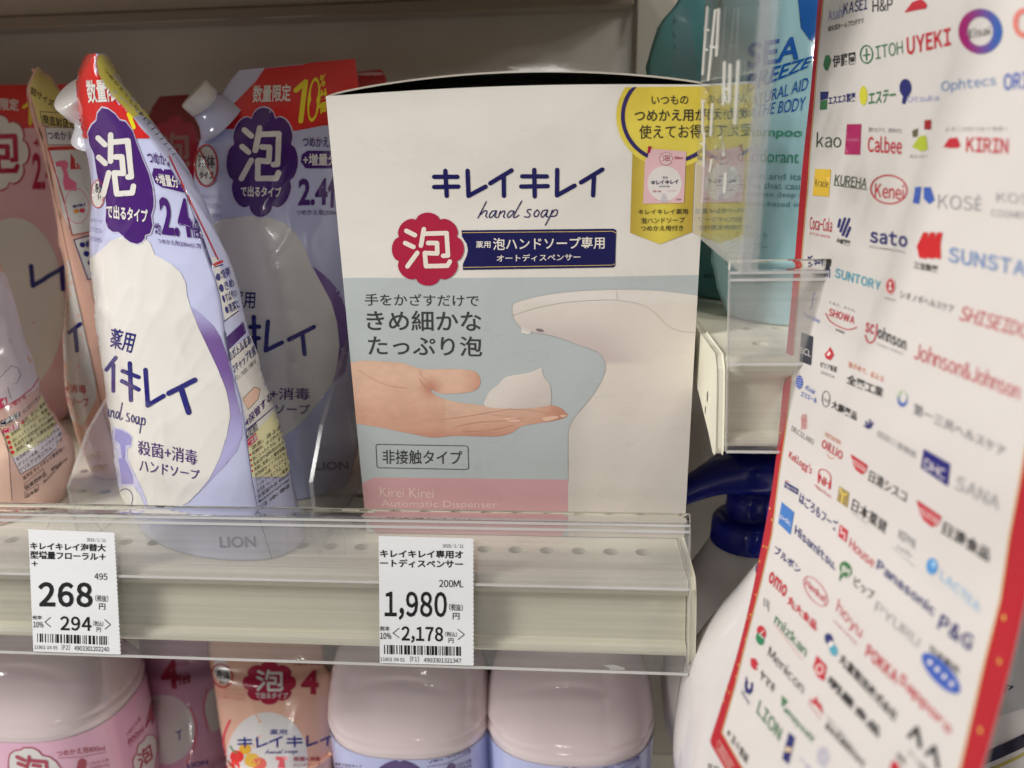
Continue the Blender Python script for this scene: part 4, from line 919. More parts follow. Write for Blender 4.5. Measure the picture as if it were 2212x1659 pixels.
def d6(p):
    p.poly([(318, 262), (330, 225), (358, 195), (420, 205), (600, 200), (600, 300), (318, 300)], col((120, 20, 26), PCH), 1); p.poly(flower(378, 330, 58, 80, 8, .14), RED, 2); p.awa(aff((345, 285), (412, 285), (343, 365)), 8, col((150, 110, 110), PCH), 4)
    p.poly(ell(400, 600, 100, 170, 30), WHP, 2)
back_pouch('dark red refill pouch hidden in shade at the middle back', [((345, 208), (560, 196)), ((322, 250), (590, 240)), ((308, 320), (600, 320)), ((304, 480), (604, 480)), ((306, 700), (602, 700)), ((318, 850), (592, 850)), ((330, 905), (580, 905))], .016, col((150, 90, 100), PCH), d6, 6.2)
def d7(p): p.poly([(560, 130), (850, 130), (850, 260), (560, 270)], col((170, 26, 34), PCH), 1)
back_pouch('dark red topped refill pouch whose rounded corner shows above the soap box', [((590, 176), (822, 150)), ((575, 215), (833, 176)), ((570, 300), (836, 300)), ((568, 480), (836, 480)), ((570, 700), (830, 700)), ((580, 860), (820, 860)), ((590, 925), (806, 925))], .014, PNK, d7, 9.4)
# ================================================================== bottles on the lower shelf
MILK = col((198, 184, 186), LOW)
def sup(a, b, k, n=72):
    o = []
    for i in range(n):
        t = 2 * pi * i / n; c, s = cos(t), sin(t)
        o.append((a * math.copysign(abs(c) ** (2 / k), c), b * math.copysign(abs(s) ** (2 / k), s)))
    return o
BA, BB = .0482, .0400
CY = .040
c0 = atY(861, 1642, 0); LZ = c0.z
def bottle(label, cx, lab, draw):
    o = thing('refill_bottle', label, 'soap bottle', (cx, CY, -.334), 'refill bottles under the shelf')
    def rows(prof, e=0):
        return [[V((cx + x, CY + y, z)) for x, y in sup(BA * sx + e, BB * sy + e, kk)] for z, sx, sy, kk in prof]
    body = [(-.334, .93, .93, 2.5), (-.330, .97, .97, 2.5), (-.32, .985, .985, 2.5), (-.25, .985, .985, 2.5), (LZ - .02, .985, .985, 2.5), (LZ + .0005, .985, .985, 2.5), (LZ + .003, .996, .996, 2.5), (LZ + .0048, 1.0, .998, 2.5), (LZ + .0068, .994, .990, 2.5), (LZ + .0082, .984, .972, 2.5), (LZ + .0096, .984, .962, 2.5), (LZ + .0112, .988, .950, 2.5), (LZ + .0138, .984, .91, 2.5),
            (LZ + .018, .972, .83, 2.45), (LZ + .023, .955, .74, 2.45), (LZ + .029, .93, .645, 2.4), (LZ + .036, .89, .55, 2.35), (LZ + .043, .83, .47, 2.3), (LZ + .050, .74, .41, 2.2), (LZ + .056, .60, .38, 2.1), (LZ + .061, .44, .36, 2.0), (LZ + .065, .36, .34, 2.0), (LZ + .080, .35, .34, 2.0), (LZ + .082, .35, .34, 2.0)]
    mb = MB(); R0 = cat([tuple(r) for r in rows(body)], 170)
    # pressed arc in the front of the shoulder
    for r in R0:
        for q in r:
            if q.y < CY and LZ + .018 < q.z < LZ + .05:
                yy = LZ + .0355 - ((q.x - cx) / .03) ** 2 * .008
                d = (q.z - yy) / .0022
                if abs(q.x - cx) < .03: q.y += .0010 * math.exp(-d * d) * (1 - ((q.x - cx) / .03) ** 2)
    mb.grid(R0, MILK, True, 0, True, True); mb.build('body', 'bottle', o, smooth=True)
    mb = MB(); mb.lathe((cx, CY, LZ + .081), (cx, CY, LZ + .092), [(0, .018), (.9, .018), (1, .0165)], (.75, .72, .72), 36); mb.build('cap', 'plastic', o, smooth=True)
    mb = MB(); mb.grid(rows([(-.325, .985, .985, 2.5)] + [(-.325 + (LZ + .325) * k / 12, .985, .985, 2.5) for k in range(1, 13)], .0004), lab, True)
    p = Print(mb, 8, 0, eps=.00009, maxjump=.02); draw(p); mb.build('wrap_label', 'film', o, smooth=True); return o
LAVB = col((170, 176, 216), LOW)
PUL = col((60, 30, 100), LOW); RDL = col((150, 32, 60), LOW); NVL = col((40, 44, 120), LOW); WL2 = (.8, .77, .77)
def dlav(p):
    p.poly(T(1, 3, (640, 1578), (675, 1645), (615, 1625)), col((206, 50, 50), LOW), 2); p.text('!', *T(1, 3, (634, 1600), (644, 1602), (636, 1635)), WL2, .02, 3)
    p.text('液体で出るタイプ', *T(1, 3, (680, 1608), (915, 1634), (678, 1636)), lin((70, 60, 90)), .01, 2); p.text('ではありません。', *T(1, 3, (676, 1642), (880, 1662), (674, 1668)), lin((70, 60, 90)), .01, 2)
    p.poly(ell(*T(1, 3, (1240, 1900))[0], 70, 78, 40), PUL, 2)
    p.poly([flower(*T(1, 3, (1245, 1880))[0], 72, 70, 8, .15)], PUL, 3)
    p.text('つめかえ用800ml', *T(1, 3, (1478, 1572), (1852, 1468), (1484, 1630)), PUL, .016, 2, BR=T(1, 3, (1856, 1520))[0])
    p.strokes([T(1, 3, (1480, 1648), (1640, 1622), (1852, 1522))], 1.0, PUL, 2)
    p.strokes([T(1, 3, (1690, 1650), (1640, 1760))], 18, PUL, 2)
    p.text('つめかえ用', *T(1, 3, (1722, 1622), (1858, 1578), (1724, 1655)), PUL, 0, 2); p.text('(200ml)', *T(1, 3, (1720, 1660), (1858, 1622), (1722, 1690)), PUL, 0, 2)
    p.strokes([ell(*T(1, 3, (740, 1800))[0], 26, 24, 20)], 2.4, col((206, 60, 60), LOW), 2)
b1 = bottle('milky refill bottle with lavender label, under the 1,980 yen price label', c0.x, LAVB, dlav)
DX = atY(1229, 1640, 0).x - c0.x
b2 = b1.copy(); COL.objects.link(b2); b2.location = b1.location + V((DX, 0, 0)); b2['label'] = 'milky refill bottle with lavender label, nearest the white pump bottles'
for ch in list(b1.children):
    k = ch.copy(); COL.objects.link(k); k.parent = b2; k.matrix_parent_inverse = ch.matrix_parent_inverse
PKB = col((206, 160, 184), LOW)
def dpink(p):
    W = T(0, 3, (75, 1659), (75, 1600), (85, 1540), (125, 1508), (180, 1500), (205, 1482), (280, 1482), (330, 1505), (370, 1550), (430, 1560), (485, 1600), (520, 1650), (560, 1700), (300, 1760))
    p.poly(W, WL2, 2); p.strokes([W], 2.6, RDL, 3, close=True)
    for q in (((150, 1560), (215, 1590)), ((160, 1615), (225, 1640)), ((255, 1560), (250, 1600), (235, 1650)), ((255, 1590), (400, 1602), (410, 1680)), ((290, 1630), (350, 1640))): p.strokes([T(0, 3, *q)], 8, RDL, 4)
    p.text('つめかえ用800ml', *T(0, 3, (488, 1512), (905, 1458), (492, 1562)), RDL, .016, 2, BR=T(0, 3, (908, 1510))[0]); p.strokes([T(0, 3, (505, 1572), (700, 1562), (920, 1520))], 1.0, RDL, 2)
    p.strokes([T(0, 3, (712, 1615), (690, 1720))], 20, RDL, 2); p.text('つめかえ用', *T(0, 3, (762, 1612), (935, 1572), (764, 1640)), RDL, 0, 2); p.text('(200ml)', *T(0, 3, (775, 1650), (942, 1612), (778, 1685)), RDL, 0, 2)
    p.text('つめかえ用', *T(0, 3, (1085, 1365), (1205, 1212), (1095, 1398)), RDL, .005, 2); p.text('800ml', *T(0, 3, (1098, 1420), (1230, 1290), (1108, 1462)), RDL, .01, 2); p.strokes([T(0, 3, (1112, 1480), (1240, 1335))], .9, RDL, 2)
    p.text('4', *T(0, 3, (1240, 1195), (1330, 1040), (1260, 1380)), RDL, .03, 2); p.text('倍', *T(0, 3, (1365, 1140), (1420, 1070), (1385, 1260)), RDL, .02, 2)
    Q = T(0, 3, (1150, 1659), (1145, 1590), (1180, 1530), (1190, 1460), (1235, 1425), (1265, 1375), (1320, 1372), (1355, 1420), (1360, 1500), (1345, 1580), (1340, 1659), (1260, 1720))
    p.poly(Q, WL2, 2); p.strokes([Q], 1.8, RDL, 3, close=True); p.awa(aff(*T(0, 3, (1180, 1540), (1300, 1430), (1200, 1680))), 4, RDL, 4)
    p.poly(T(0, 3, (1370, 1580), (1440, 1480), (1500, 1430), (1540, 1480), (1570, 1580), (1570, 1720), (1380, 1720)), WL2, 2)
bottle('milky refill bottle with pink label, under the 268 yen price label', c0.x - atY(1035, 1600, .02).x + atY(238, 1595, .02).x - .002, PKB, dpink)

# pouches between the bottles
def low_pouch(label, px, Y, body, draw, seed):
    n = len(px); rows = [(atY(l[0], l[1], Y + .03 * (1 - i / (n - 1))), atY(r[0], r[1], Y + .03 * (1 - i / (n - 1)))) for i, (l, r) in enumerate(px)]
    b = [V((q.x, q.y, -.334)) for q in rows[-1]]; rows.append(tuple(b)); rows.insert(0, tuple(V((q.x, q.y + .012, q.z + .05)) for q in rows[0]))
    o = thing('refill_pouch', label, 'refill pouch', ((b[0].x + b[1].x) / 2, b[0].y, -.334), 'refill pouches on the low shelf')
    mb = pouch_mesh(rows, lambda t: (.004 + .02 * t, .002 + .012 * t), body, nv=60, ns=(36, 12, 12), amp=.0009, seed=seed)
    p = Print(mb, 9, 0, eps=.0001, maxjump=.03); draw(p); mb.build('film_body', 'film', o, smooth=True)
def dor(p):
    p.poly(ell(577, 1640, 88, 102, 50), WL2, 1)
    p.strokes([smooth([(497, 1556), (484, 1590), (486, 1625), (500, 1655)], 4)], 5, col((214, 70, 80), LOW), 2)
    p.poly(ell(480, 1449, 17, 28, 30, -.3), WL2, 2); p.ring(ell(480, 1459, 23, 27, 40, -.5), 3, RR, 3); p.text('液体', (466, 1446), (496, 1450), (468, 1466), lin((50, 46, 46)), .02, 4); p.text('タイプ', (474, 1468), (494, 1471), (475, 1478), lin((50, 46, 46)), .02, 4)
    for i, s in enumerate(('薬用泡ハンドソープ', 'につめかえてください', 'では泡になりません')): p.text(s, (470 + i, 1482 + i * 9), (532, 1490 + i * 9), (470 + i, 1488 + i * 9), col((190, 90, 80), LOW), 0, 2)
    p.poly(flower(582, 1475, 58, 47, 8, .15), RDL, 2); p.awa(aff((555, 1446), (615, 1448), (552, 1492)), 6, WL2, 4); p.text('で出るタイプ', (552, 1495), (622, 1496), (552, 1508), WL2, .02, 4)
    p.text('4', (650, 1448), (688, 1448), (650, 1500), RDL, .035, 3); p.text('つめかえ用', (632, 1433), (690, 1430), (632, 1440), RDL, .01, 3)
    p.text('薬用', (583, 1575), (620, 1575), (583, 1587), NVL, .01, 3)
    p.logo(aff((513, 1592), (720, 1588), (513, 1616)), 4, NVL, 3); p.hand_soap(aff((572, 1618), (644, 1616), (572, 1632)), 1.2, NVL, 3)
    for a, b, r, c_ in ((512, 1634, 15, (206, 40, 40)), (530, 1618, 13, (234, 180, 60)), (545, 1642, 17, (236, 190, 80)), (560, 1650, 16, (226, 110, 100)), (505, 1655, 14, (210, 60, 50))): p.poly(ell(a, b, r, r * .9, 20), col(c_, LOW), 2)
    p.strokes([smooth([(498, 1612), (505, 1622), (512, 1626)], 3)], 3, col((60, 130, 60), LOW), 3)
    p.poly([(596, 1634), (622, 1634), (622, 1641), (614, 1643), (616, 1659), (600, 1659), (604, 1643), (596, 1641)], col((214, 90, 100), LOW), 3)
    p.text('殺菌+消毒', (634, 1634), (692, 1634), (634, 1644), RDL, .01, 3); p.text('ハンドソープ', (634, 1648), (692, 1648), (634, 1656), RDL, .01, 3)
low_pouch('peach fruit printed refill pouch facing forward under the guard', [((452, 1415), (700, 1410)), ((460, 1460), (716, 1460)), ((472, 1540), (722, 1540)), ((485, 1620), (722, 1620)), ((496, 1680), (716, 1680))], .032, col((226, 180, 158), LOW), dor, 4.4)
def dpk(p):
    p.text('4', (346, 1425), (384, 1425), (350, 1488), RDL, .035, 3); p.text('倍', (382, 1458), (412, 1450), (384, 1482), RDL, .02, 3); p.text('つめかえ用', (372, 1432), (408, 1430), (372, 1440), RDL, 0, 3)
    p.poly(ell(355, 1576, 66, 76, 40), WL2, 2); p.strokes([smooth([(412, 1530), (424, 1570), (420, 1610), (404, 1650)], 4)], 5, col((206, 110, 130), LOW), 3)
    p.strokes([[(381, 1583), (392, 1577)], [(388, 1580), (388, 1598)]], 2.6, NVL, 3); p.text('LION', (404, 1650), (448, 1640), (406, 1660), NVL, .02, 3)
    p.poly(ell(462, 1534, 22, 46, 30), WL2, 2); p.strokes([smooth([(448, 1490), (440, 1530), (450, 1575)], 4)], 4, col((206, 110, 130), LOW), 3)
low_pouch('pink refill pouch wedged between the pink bottle and the peach pouch', [((300, 1410), (452, 1408)), ((310, 1460), (470, 1460)), ((322, 1540), (488, 1540)), ((335, 1620), (500, 1620)), ((345, 1680), (505, 1680))], .055, col((196, 150, 176), LOW), dpk, 7.7)

# ================================================================== pump bottles in the next bay
WB = (.70, .66, .65); BLUE = lin((28, 40, 152))
def sil_bottle(label, axis_x, Y, sil, body):
    prof = [(atY(x, y, Y).z, axis_x - atY(x, y, Y).x) for x, y in sil]
    zb = -.334; prof.append((zb + .02, prof[-1][1])); prof.append((zb, prof[-1][1] * .93))
    o = thing('pump_bottle', label, 'pump bottle', (axis_x, Y, zb), 'white pump bottles with blue pumps')
    P = cat([(V((r, 0, z)),) for z, r in prof], 90)
    mb = MB(); mb.grid([[V((axis_x + q[0].x * cos(2 * pi * j / 64), Y + q[0].x * sin(2 * pi * j / 64) * .92, q[0].z)) for j in range(64)] for q in P], body, True, 0, True, True)
    return o, mb, prof
YA = .045; axA = atY(1612, 1160, YA).x
oA, mb, prof = sil_bottle('white pump bottle set further back, with a blue nozzle under the next bay shelf', axA, YA, [(1545, 1150), (1536, 1165), (1510, 1205), (1483, 1248), (1456, 1330), (1440, 1400), (1429, 1470), (1434, 1550), (1452, 1606), (1480, 1640)], WB)
mb.build('body', 'bottle', oA, smooth=True)
zt = prof[0][0]
def pump(o, ax, Y, z0, s=1.0, ang=195):
    mb = MB(); mb.lathe((ax, Y, z0 - .004 * s), (ax, Y, z0 + .012 * s), [(0, .0195 * s), (.75, .0190 * s), (.9, .0175 * s), (1, .0150 * s)], BLUE, 40); mb.build('collar', 'plastic', o, smooth=True)
    mb = MB(); mb.lathe((ax, Y, z0 + .0118 * s), (ax, Y, z0 + .030 * s), [(0, .0125 * s), (.5, .012 * s), (1, .0125 * s)], BLUE, 32); mb.build('stem', 'plastic', o, smooth=True)
    d = V((cos(R_(ang)), sin(R_(ang)), 0)); n = V((-d.y, d.x, 0)); mb = MB(); rows = []
    for t, w, zl, zh in ((-.024, .004, .031, .036), (-.020, .011, .027, .044), (-.010, .0155, .0265, .050), (.004, .015, .027, .0510), (.016, .0115, .0270, .047), (.026, .0088, .0245, .041), (.036, .0072, .0205, .0345), (.041, .0066, .0175, .0305), (.0425, .0050, .0185, .0285)):
        c = V((ax, Y, z0 + (zl + zh) / 2 * s)) + d * t * s; h = (zh - zl) / 2 * s
        rows.append([c + n * (x * s) + V((0, 0, y)) for x, y in sup(w, h, 2.8, 28)])
    mb.grid(cat([tuple(r) for r in rows], 40), BLUE, True, 0, True, True); mb.build('nozzle', 'plastic', o, smooth=True)
pump(oA, axA, YA, zt, .95, 188)
# wide blue shoulder ring below the nozzle
YBt = -.045; axB = atY(1456, 1640, YBt).x + .047
oB, mb, prof = sil_bottle('white pump bottle nearer the front, partly hidden by the poster', axB, YBt, [(1634, 1240), (1623, 1252), (1585, 1305), (1543, 1359), (1510, 1405), (1481, 1456), (1463, 1544), (1456, 1606), (1456, 1659), (1470, 1740)], WB)
p = Print(mb, 10, 0, eps=.0002, maxjump=.03)
p.text('薬用', *T(2, 3, (1690, 1610), (1790, 1640), (1690, 1659)), lin((150, 146, 144)), .01, 2)
mb.build('body', 'bottle', oB, smooth=True); pump(oB, axB, YBt, prof[0][0] - .002, .8, 40)
YC = -.02; axC = atY(2105, 1560, YC).x + .058
oC = thing('soap_bottle', 'white bottle with grey label and navy band, behind the poster at the picture edge', 'bottle', (axC, YC, -.334))
mb = MB(); zc = lambda x, y: atY(x, y, YC - .05).z
prof = [(zc(2150, 1100), .05), (zc(2150, 1150), .056), (zc(2140, 1250), .058), (zc(2120, 1450), .058), (zc(2110, 1530), .058), (zc(2100, 1560), .0575), (zc(2090, 1659), .0575), (-.32, .0575), (-.334, .054)]
P = cat([(V((r, 0, z)),) for z, r in prof], 70)
mb.grid([[V((axC + q[0].x * cos(2 * pi * j / 64), YC + q[0].x * sin(2 * pi * j / 64), q[0].z)) for j in range(64)] for q in P], WB, True, 0, True, True)
p = Print(mb, 10, 0, eps=.0002, maxjump=.03)
p.poly([(2050, 1120), (2260, 1100), (2260, 1525), (2212, 1530), (2150, 1550), (2080, 1555), (2060, 1500)], (.52, .52, .52), 1)
NK = lin((20, 22, 50))
p.ring(ell(2161, 1328, 32, 15, 40), 2.5, NK, 3); p.ring(ell(2161, 1364, 36, 17, 40), 2.5, NK, 3); p.text('ケア', (2124, 1466), (2192, 1480), (2122, 1490), NK, .01, 3)
p.strokes([smooth([(2000, 1680), (2060, 1655), (2120, 1640), (2180, 1615), (2240, 1585)], 4)], 26, NK, 2); p.strokes([smooth([(2040, 1690), (2130, 1665), (2190, 1640), (2250, 1608)], 4)], 7, lin((196, 180, 90)), 1)
mb.build('body', 'bottle', oC, smooth=True)

# ================================================================== pouches on the next bay's shelf
def shelf2_pouch(label, px, lean, body, draw, seed, b=(.001, .022)):
    base = [atZ(x, y, ZR + .0006) for x, y in px[-1]]; n = len(px); rows = []
    ym = sum(q.y for q in base) / 2
    for i, r in enumerate(px):
        t = 1 - i / (n - 1); rows.append(tuple(atY(x, y, ym + lean * t) if i < n - 1 else q for (x, y), q in zip(r, base)))
    o = thing('refill_pouch', label, 'refill pouch', (base[0] + base[1]) / 2, 'refill pouches of the next bay')
    mb = pouch_mesh(rows, lambda t: (b[0] + b[1] * min(1, t * 1.3), .002 + .012 * t), body, nv=70, ns=(40, 12, 12), amp=.0010, seed=seed)
    p = Print(mb, 10, 0, eps=.0001, maxjump=.03); draw(p); mb.build('film_body', 'film', o, smooth=True); return o
TEAL = lin((92, 150, 152)); SKY = lin((164, 206, 214))
def dt(p):
    p.poly(T(2, 0, (1390, 100), (1540, 60), (1600, 690), (1400, 690)), lin((104, 146, 152)), 1)
    p.text('and use', *T(2, 1, (1660, 690), (1800, 700), (1660, 740)), lin((30, 70, 110)), .01, 2)
shelf2_pouch('dark teal refill pouch standing further back behind the hanging sign', [((1500, -90), (1760, -110)), ((1466, 0), (1780, -20)), ((1418, 62), (1790, 60)), ((1394, 162), (1795, 160)), ((1396, 350), (1795, 350)), ((1420, 520), (1780, 520)), ((1478, 632), (1740, 632))], .01, TEAL, dt, 12.2)
DB = lin((16, 92, 172)); GRN = lin((66, 150, 120)); GR2 = lin((110, 150, 160))
def ds(p):
    p.poly([(1720, -40), (1724, 0), (1730, 60), (1748, 85), (1757, 90), (1800, 110), (1800, -60)], DB, 2)
    p.text('SEA', *T(3, 0, (-175, 375), (310, 305), (-178, 595)), DB, .02, 3, BR=T(3, 0, (262, 515))[0])
    p.text('BREEZE', *T(3, 0, (-165, 640), (405, 480), (-190, 810)), DB, .02, 3, BR=T(3, 0, (340, 585))[0])
    p.text('NATURAL AID', *T(3, 0, (-200, 850), (355, 665), (-215, 950)), DB, 0, 3, BR=T(3, 0, (340, 775))[0])
    p.text('TO THE BODY', *T(3, 0, (-230, 935), (330, 835), (-250, 1020)), DB, 0, 3, BR=T(3, 0, (310, 955))[0])
    p.text('shampoo', *T(3, 0, (-225, 1100), (298, 1108), (-235, 1200)), GRN, .012, 3)
    p.text('deodorant', *T(3, 0, (-260, 1290), (268, 1305), (-265, 1395)), GRN, 0, 3)
    for i, s in enumerate(('the skin and its odor', 'bacteria that cause odor', 'to penetrate deep into pores', 'with plant-based ingredients')):
        p.text(s, (1568 - i * 2, 372 + i * 20), ((1793, 1806, 1813, 1810)[i], 376 + i * 21), (1568 - i * 2, 386 + i * 20), GR2, 0, 3)
    p.text('デオドラント', *T(2, 1, (1860, 325), (2212, 345), (1858, 388)), GR2, 0, 3); p.text('シャンプー', *T(2, 1, (1880, 430), (2212, 445), (1878, 495)), GR2, 0, 3)
    p.text('つめかえ用', *T(2, 1, (1880, 555), (2095, 560), (1878, 618)), GR2, .01, 3)
    f = bil(*T(2, 1, (1850, 515), (2122, 535), (2118, 645), (1845, 625))); r_ = rrect(0, 0, 100, 40, 8); p.strokes([[f(x / 100, y / 40) for x, y in r_ + r_[:1]]], 1.2, GR2, 3)
shelf2_pouch('light blue deodorant shampoo refill pouch beside the poster', [((1570, -90), (1850, -110)), ((1556, 0), (1855, 0)), ((1546, 120), (1856, 120)), ((1540, 300), (1854, 300)), ((1540, 480), (1846, 480)), ((1546, 600), (1830, 600)), ((1570, 678), (1810, 678))], .02, SKY, ds, 15.5)

# ================================================================== the curled poster
PW_ = [((1772, -60), .300, (2450, -230), .172), ((1763, 60), .300, (2420, -40), .170), ((1752, 190), .300, (2390, 150), .170), ((1733, 370), .298, (2352, 440), .168), ((1716, 577), .294, (2305, 740), .164), ((1694, 815), .284, (2255, 1055), .158),
       ((1672, 1029), .274, (2206, 1345), .162), ((1634, 1238), .254, (2126, 1650), .146), ((1599, 1390), .238, (2050, 1880), .136), ((1565, 1504), .226, (1985, 2080), .130), ((1533, 1604), .216, (1905, 2250), .126)]
rows = cat([(atD(*l, dl), atD(*r, dr)) for l, dl, r, dr in PW_], 110)
mb = MB(); PWH = tuple(a * .86 for a in col(POS, POS))
mb.grid([[a.lerp(b, j / 70) for j in range(71)] for a, b in rows], PWH)
GR = [[a.lerp(b, j / 70) for j in range(71)] for a, b in rows]
p = Print(mb, 13, 0, eps=.00007, maxjump=.05); p.gothic = True
cp = lambda r, g, b: col((r, g, b), POS)
PR = cp(168, 32, 44); PG = cp(206, 176, 110)
OUT = [(1766, -40), (1766, 0), (1759, 100), (1746, 225), (1736, 325), (1730, 415), (1726, 465), (1716, 577), (1706, 665), (1694, 815), (1684, 917), (1672, 1029), (1654, 1143), (1634, 1238), (1599, 1390), (1565, 1504), (1533, 1604)]
INN = [(1781, -40), (1779, 0), (1769, 100), (1760, 212), (1750, 337), (1745, 415), (1740, 465), (1731, 577), (1723, 665), (1711, 815), (1700, 917), (1683, 1029), (1668, 1154), (1645, 1257), (1618, 1363), (1588, 1485), (1560, 1583)]
p.poly([(a - 14, b) for a, b in OUT] + list(reversed(INN)), PR, 2)
p.poly([(1500, 1590), (1560, 1582), (1604, 1659), (1660, 1760), (1560, 1760)], PR, 2)
p.strokes([INN], 1.4, PG, 3); p.strokes([[(1560, 1583), (1604, 1659), (1650, 1745)]], 1.4, PG, 3)
RI = [(2280, 620), (2255, 760), (2206, 1029), (2181, 1162), (2162, 1295), (2128, 1428), (2075, 1659), (2050, 1760)]
p.poly(RI + [(2100, 1900), (2160, 1700), (2400, 900), (2400, 620)], PR, 2); p.strokes([RI], 3.0, PG, 3)
rnd = random.Random(5)
CONF = Z9((770, 185), (782, 250), (735, 400), (752, 408), (712, 486), (690, 676), (645, 810), (660, 790), (634, 930), (620, 995), (592, 1075), (580, 1142), (525, 1215), (540, 1235), (508, 1280)) + [(1758, 112), (1750, 118), (1742, 255), (1726, 570), (1730, 620), (1720, 705), (1716, 760), (1697, 820), (1686, 935), (1672, 990)] + T(3, 3, (2045, 365), (2005, 745), (1840, 1340))
for i, (x, y) in enumerate(CONF):
    s = 2.6 if x < 1900 else 7; a = rnd.random() * 3; p.poly([(x + s * .6 * cos(a + k * pi / 2) * (1 if k % 2 else .7), y + s * 1.2 * sin(a + k * pi / 2)) for k in range(4)], cp(220, 190, 90), 4)
K = {'n': cp(44, 46, 104), 'g': cp(60, 110, 70), 'G': cp(70, 80, 64), 'r': cp(180, 44, 58), 'k': cp(46, 44, 46), 'y': cp(150, 148, 150), 'b': cp(60, 90, 170), 't': cp(80, 150, 170), 'o': cp(196, 120, 90), 'l': cp(150, 150, 190), 'w': cp(222, 214, 210), 'q': cp(110, 108, 112), 'v': cp(120, 140, 176), 'p': cp(150, 180, 204)}
def tx(tile, lst):
    for s, c, b, TLq, TRq, BLq in lst:
        q = Z9(TLq, TRq, BLq) if tile == 9 else T(*tile, TLq, TRq, BLq); p.text(s, *q, K[c], b, 3)
def pg_(tile, c, *pts, z=3): p.poly(Z9(*pts) if tile == 9 else T(*tile, *pts), K[c] if isinstance(c, str) else c, z)
def st_(tile, c, w, *lines):
    for l in lines: p.strokes([Z9(*l) if tile == 9 else T(*tile, *l)], w, K[c], 3)
A = (3, 0)
tx(A, [('Asahi', 'l', .01, (525, 85), (655, 50), (522, 185)), ('KASEI', 'n', .01, (660, 30), (865, -20), (655, 130)), ('H&P', 'k', .01, (905, 0), (1080, -20), (905, 108)), ('旭化成ホームプロダクツ', 'k', .01, (520, 225), (830, 150), (520, 275)),
       ('伊藤園', 'k', .02, (560, 480), (757, 445), (565, 588)), ('ITOH', 'g', .0, (930, 400), (1165, 350), (935, 515)), ('UYEKI', 'r', .03, (1200, 325), (1580, 240), (1205, 478)), ('Eisai', 'k', .0, (1740, 255), (1925, 225), (1740, 330)),
       ('エスエス製薬', 'n', .02, (525, 832), (760, 798), (525, 910)), ('エステー', 'g', .02, (875, 800), (1110, 765), (870, 912)), ('Otsuka', 'l', .0, (1205, 830), (1480, 815), (1205, 885)), ('Ophtecs', 'v', .01, (1500, 700), (1975, 645), (1500, 815)), ('ORION', 'b', .02, (2040, 640), (2420, 600), (2040, 785)),
       ('kao', 'G', .0, (425, 1142), (640, 1148), (420, 1272)), ('Calbee', 'r', .02, (868, 1172), (1162, 1190), (865, 1315)), ('掘りだそう、自然の力。', 'q', .0, (875, 1100), (1165, 1110), (872, 1140)), ('よろこびがつなぐ世界へ', 'y', .0, (1535, 1095), (2085, 1095), (1535, 1135)), ('KIRIN', 'r', .02, (1720, 1185), (2082, 1200), (1715, 1312)),
       ('KUREHA', 'G', .01, (585, 1508), (862, 1542), (575, 1598))])
pg_(A, 'g', (480, 560), (500, 480), (530, 475), (550, 520), (520, 610), (495, 605)); p.ring(T(*A, *ell(855, 470, 58, 82, 30)), 3, K['g'], 3); st_(A, 'g', 3, ((830, 480), (880, 470)), ((855, 420), (855, 520)))
pg_(A, 'r', (1180, 110), (1250, 20), (1330, -10), (1380, 40), (1370, 75), (1300, 85))
p.poly(T(*A, *ell(1840, 272, 190, 195, 60)), lambda x, y: ramp((x - 2075) / 90, cp(150, 30, 100), cp(50, 90, 160)), 3, hole=[T(*A, *ell(1838, 272, 110, 125, 60))])
p.ring(T(*A, *ell(2220, 200, 100, 130, 30)), 12, cp(206, 120, 110), 3)
pg_(A, 'n', (455, 795), (525, 790), (520, 850), (455, 870)); pg_(A, 'g', (455, 875), (515, 860), (512, 945), (452, 950)); p.poly(T(*A, *ell(828, 826, 34, 84, 30)), cp(196, 190, 60), 3)
p.poly(T(*A, *ell(1192, 760, 52, 78, 30)), K['n'], 3); pg_(A, 'n', (1170, 820), (1210, 825), (1190, 900), (1160, 895))
pg_(A, cp(160, 40, 90), (685, 1075), (810, 1072), (800, 1338), (665, 1335)); p.text('Kanebo', *T(*A, (690, 1190), (798, 1190), (688, 1222)), cp(200, 120, 150), 0, 4)
for c_, q in ((cp(150, 40, 44), ((1355, 1040), (1415, 1035), (1412, 1120), (1355, 1120))), (cp(96, 90, 66), ((1250, 1130), (1300, 1110), (1295, 1180), (1255, 1185))), (cp(170, 180, 60), ((1310, 1180), (1370, 1170), (1385, 1290), (1330, 1310), (1250, 1270)))): pg_(A, c_, *q)
tx(A, [('キユーピー', 'q', .0, (1230, 1335), (1385, 1335), (1230, 1370))]); pg_(A, 'r', (1520, 1270), (1570, 1195), (1640, 1190), (1668, 1260), (1640, 1280), (1580, 1280))
st_(A, 'G', 1.6, ((575, 1600), (860, 1640)))
pg_(A, cp(214, 176, 60), (410, 1460), (548, 1464), (530, 1700), (388, 1690)); p.text('Kracie', *T(*A, (415, 1545), (528, 1555), (412, 1612)), K['k'], 0, 4)
p.ring(T(*A, *ell(1048, 1638, 162, 128, 50, .1)), 3, K['r'], 3); tx(A, [('Kenei', 'r', .01, (930, 1575), (1180, 1600), (925, 1705))])
A = (3, 1)
for q in (((1275, -40), (1330, -45), (1310, 105), (1255, 95)), ((1350, -40), (1410, -40), (1445, 70), (1400, 108), (1350, 60))): pg_(A, 'b', *q)
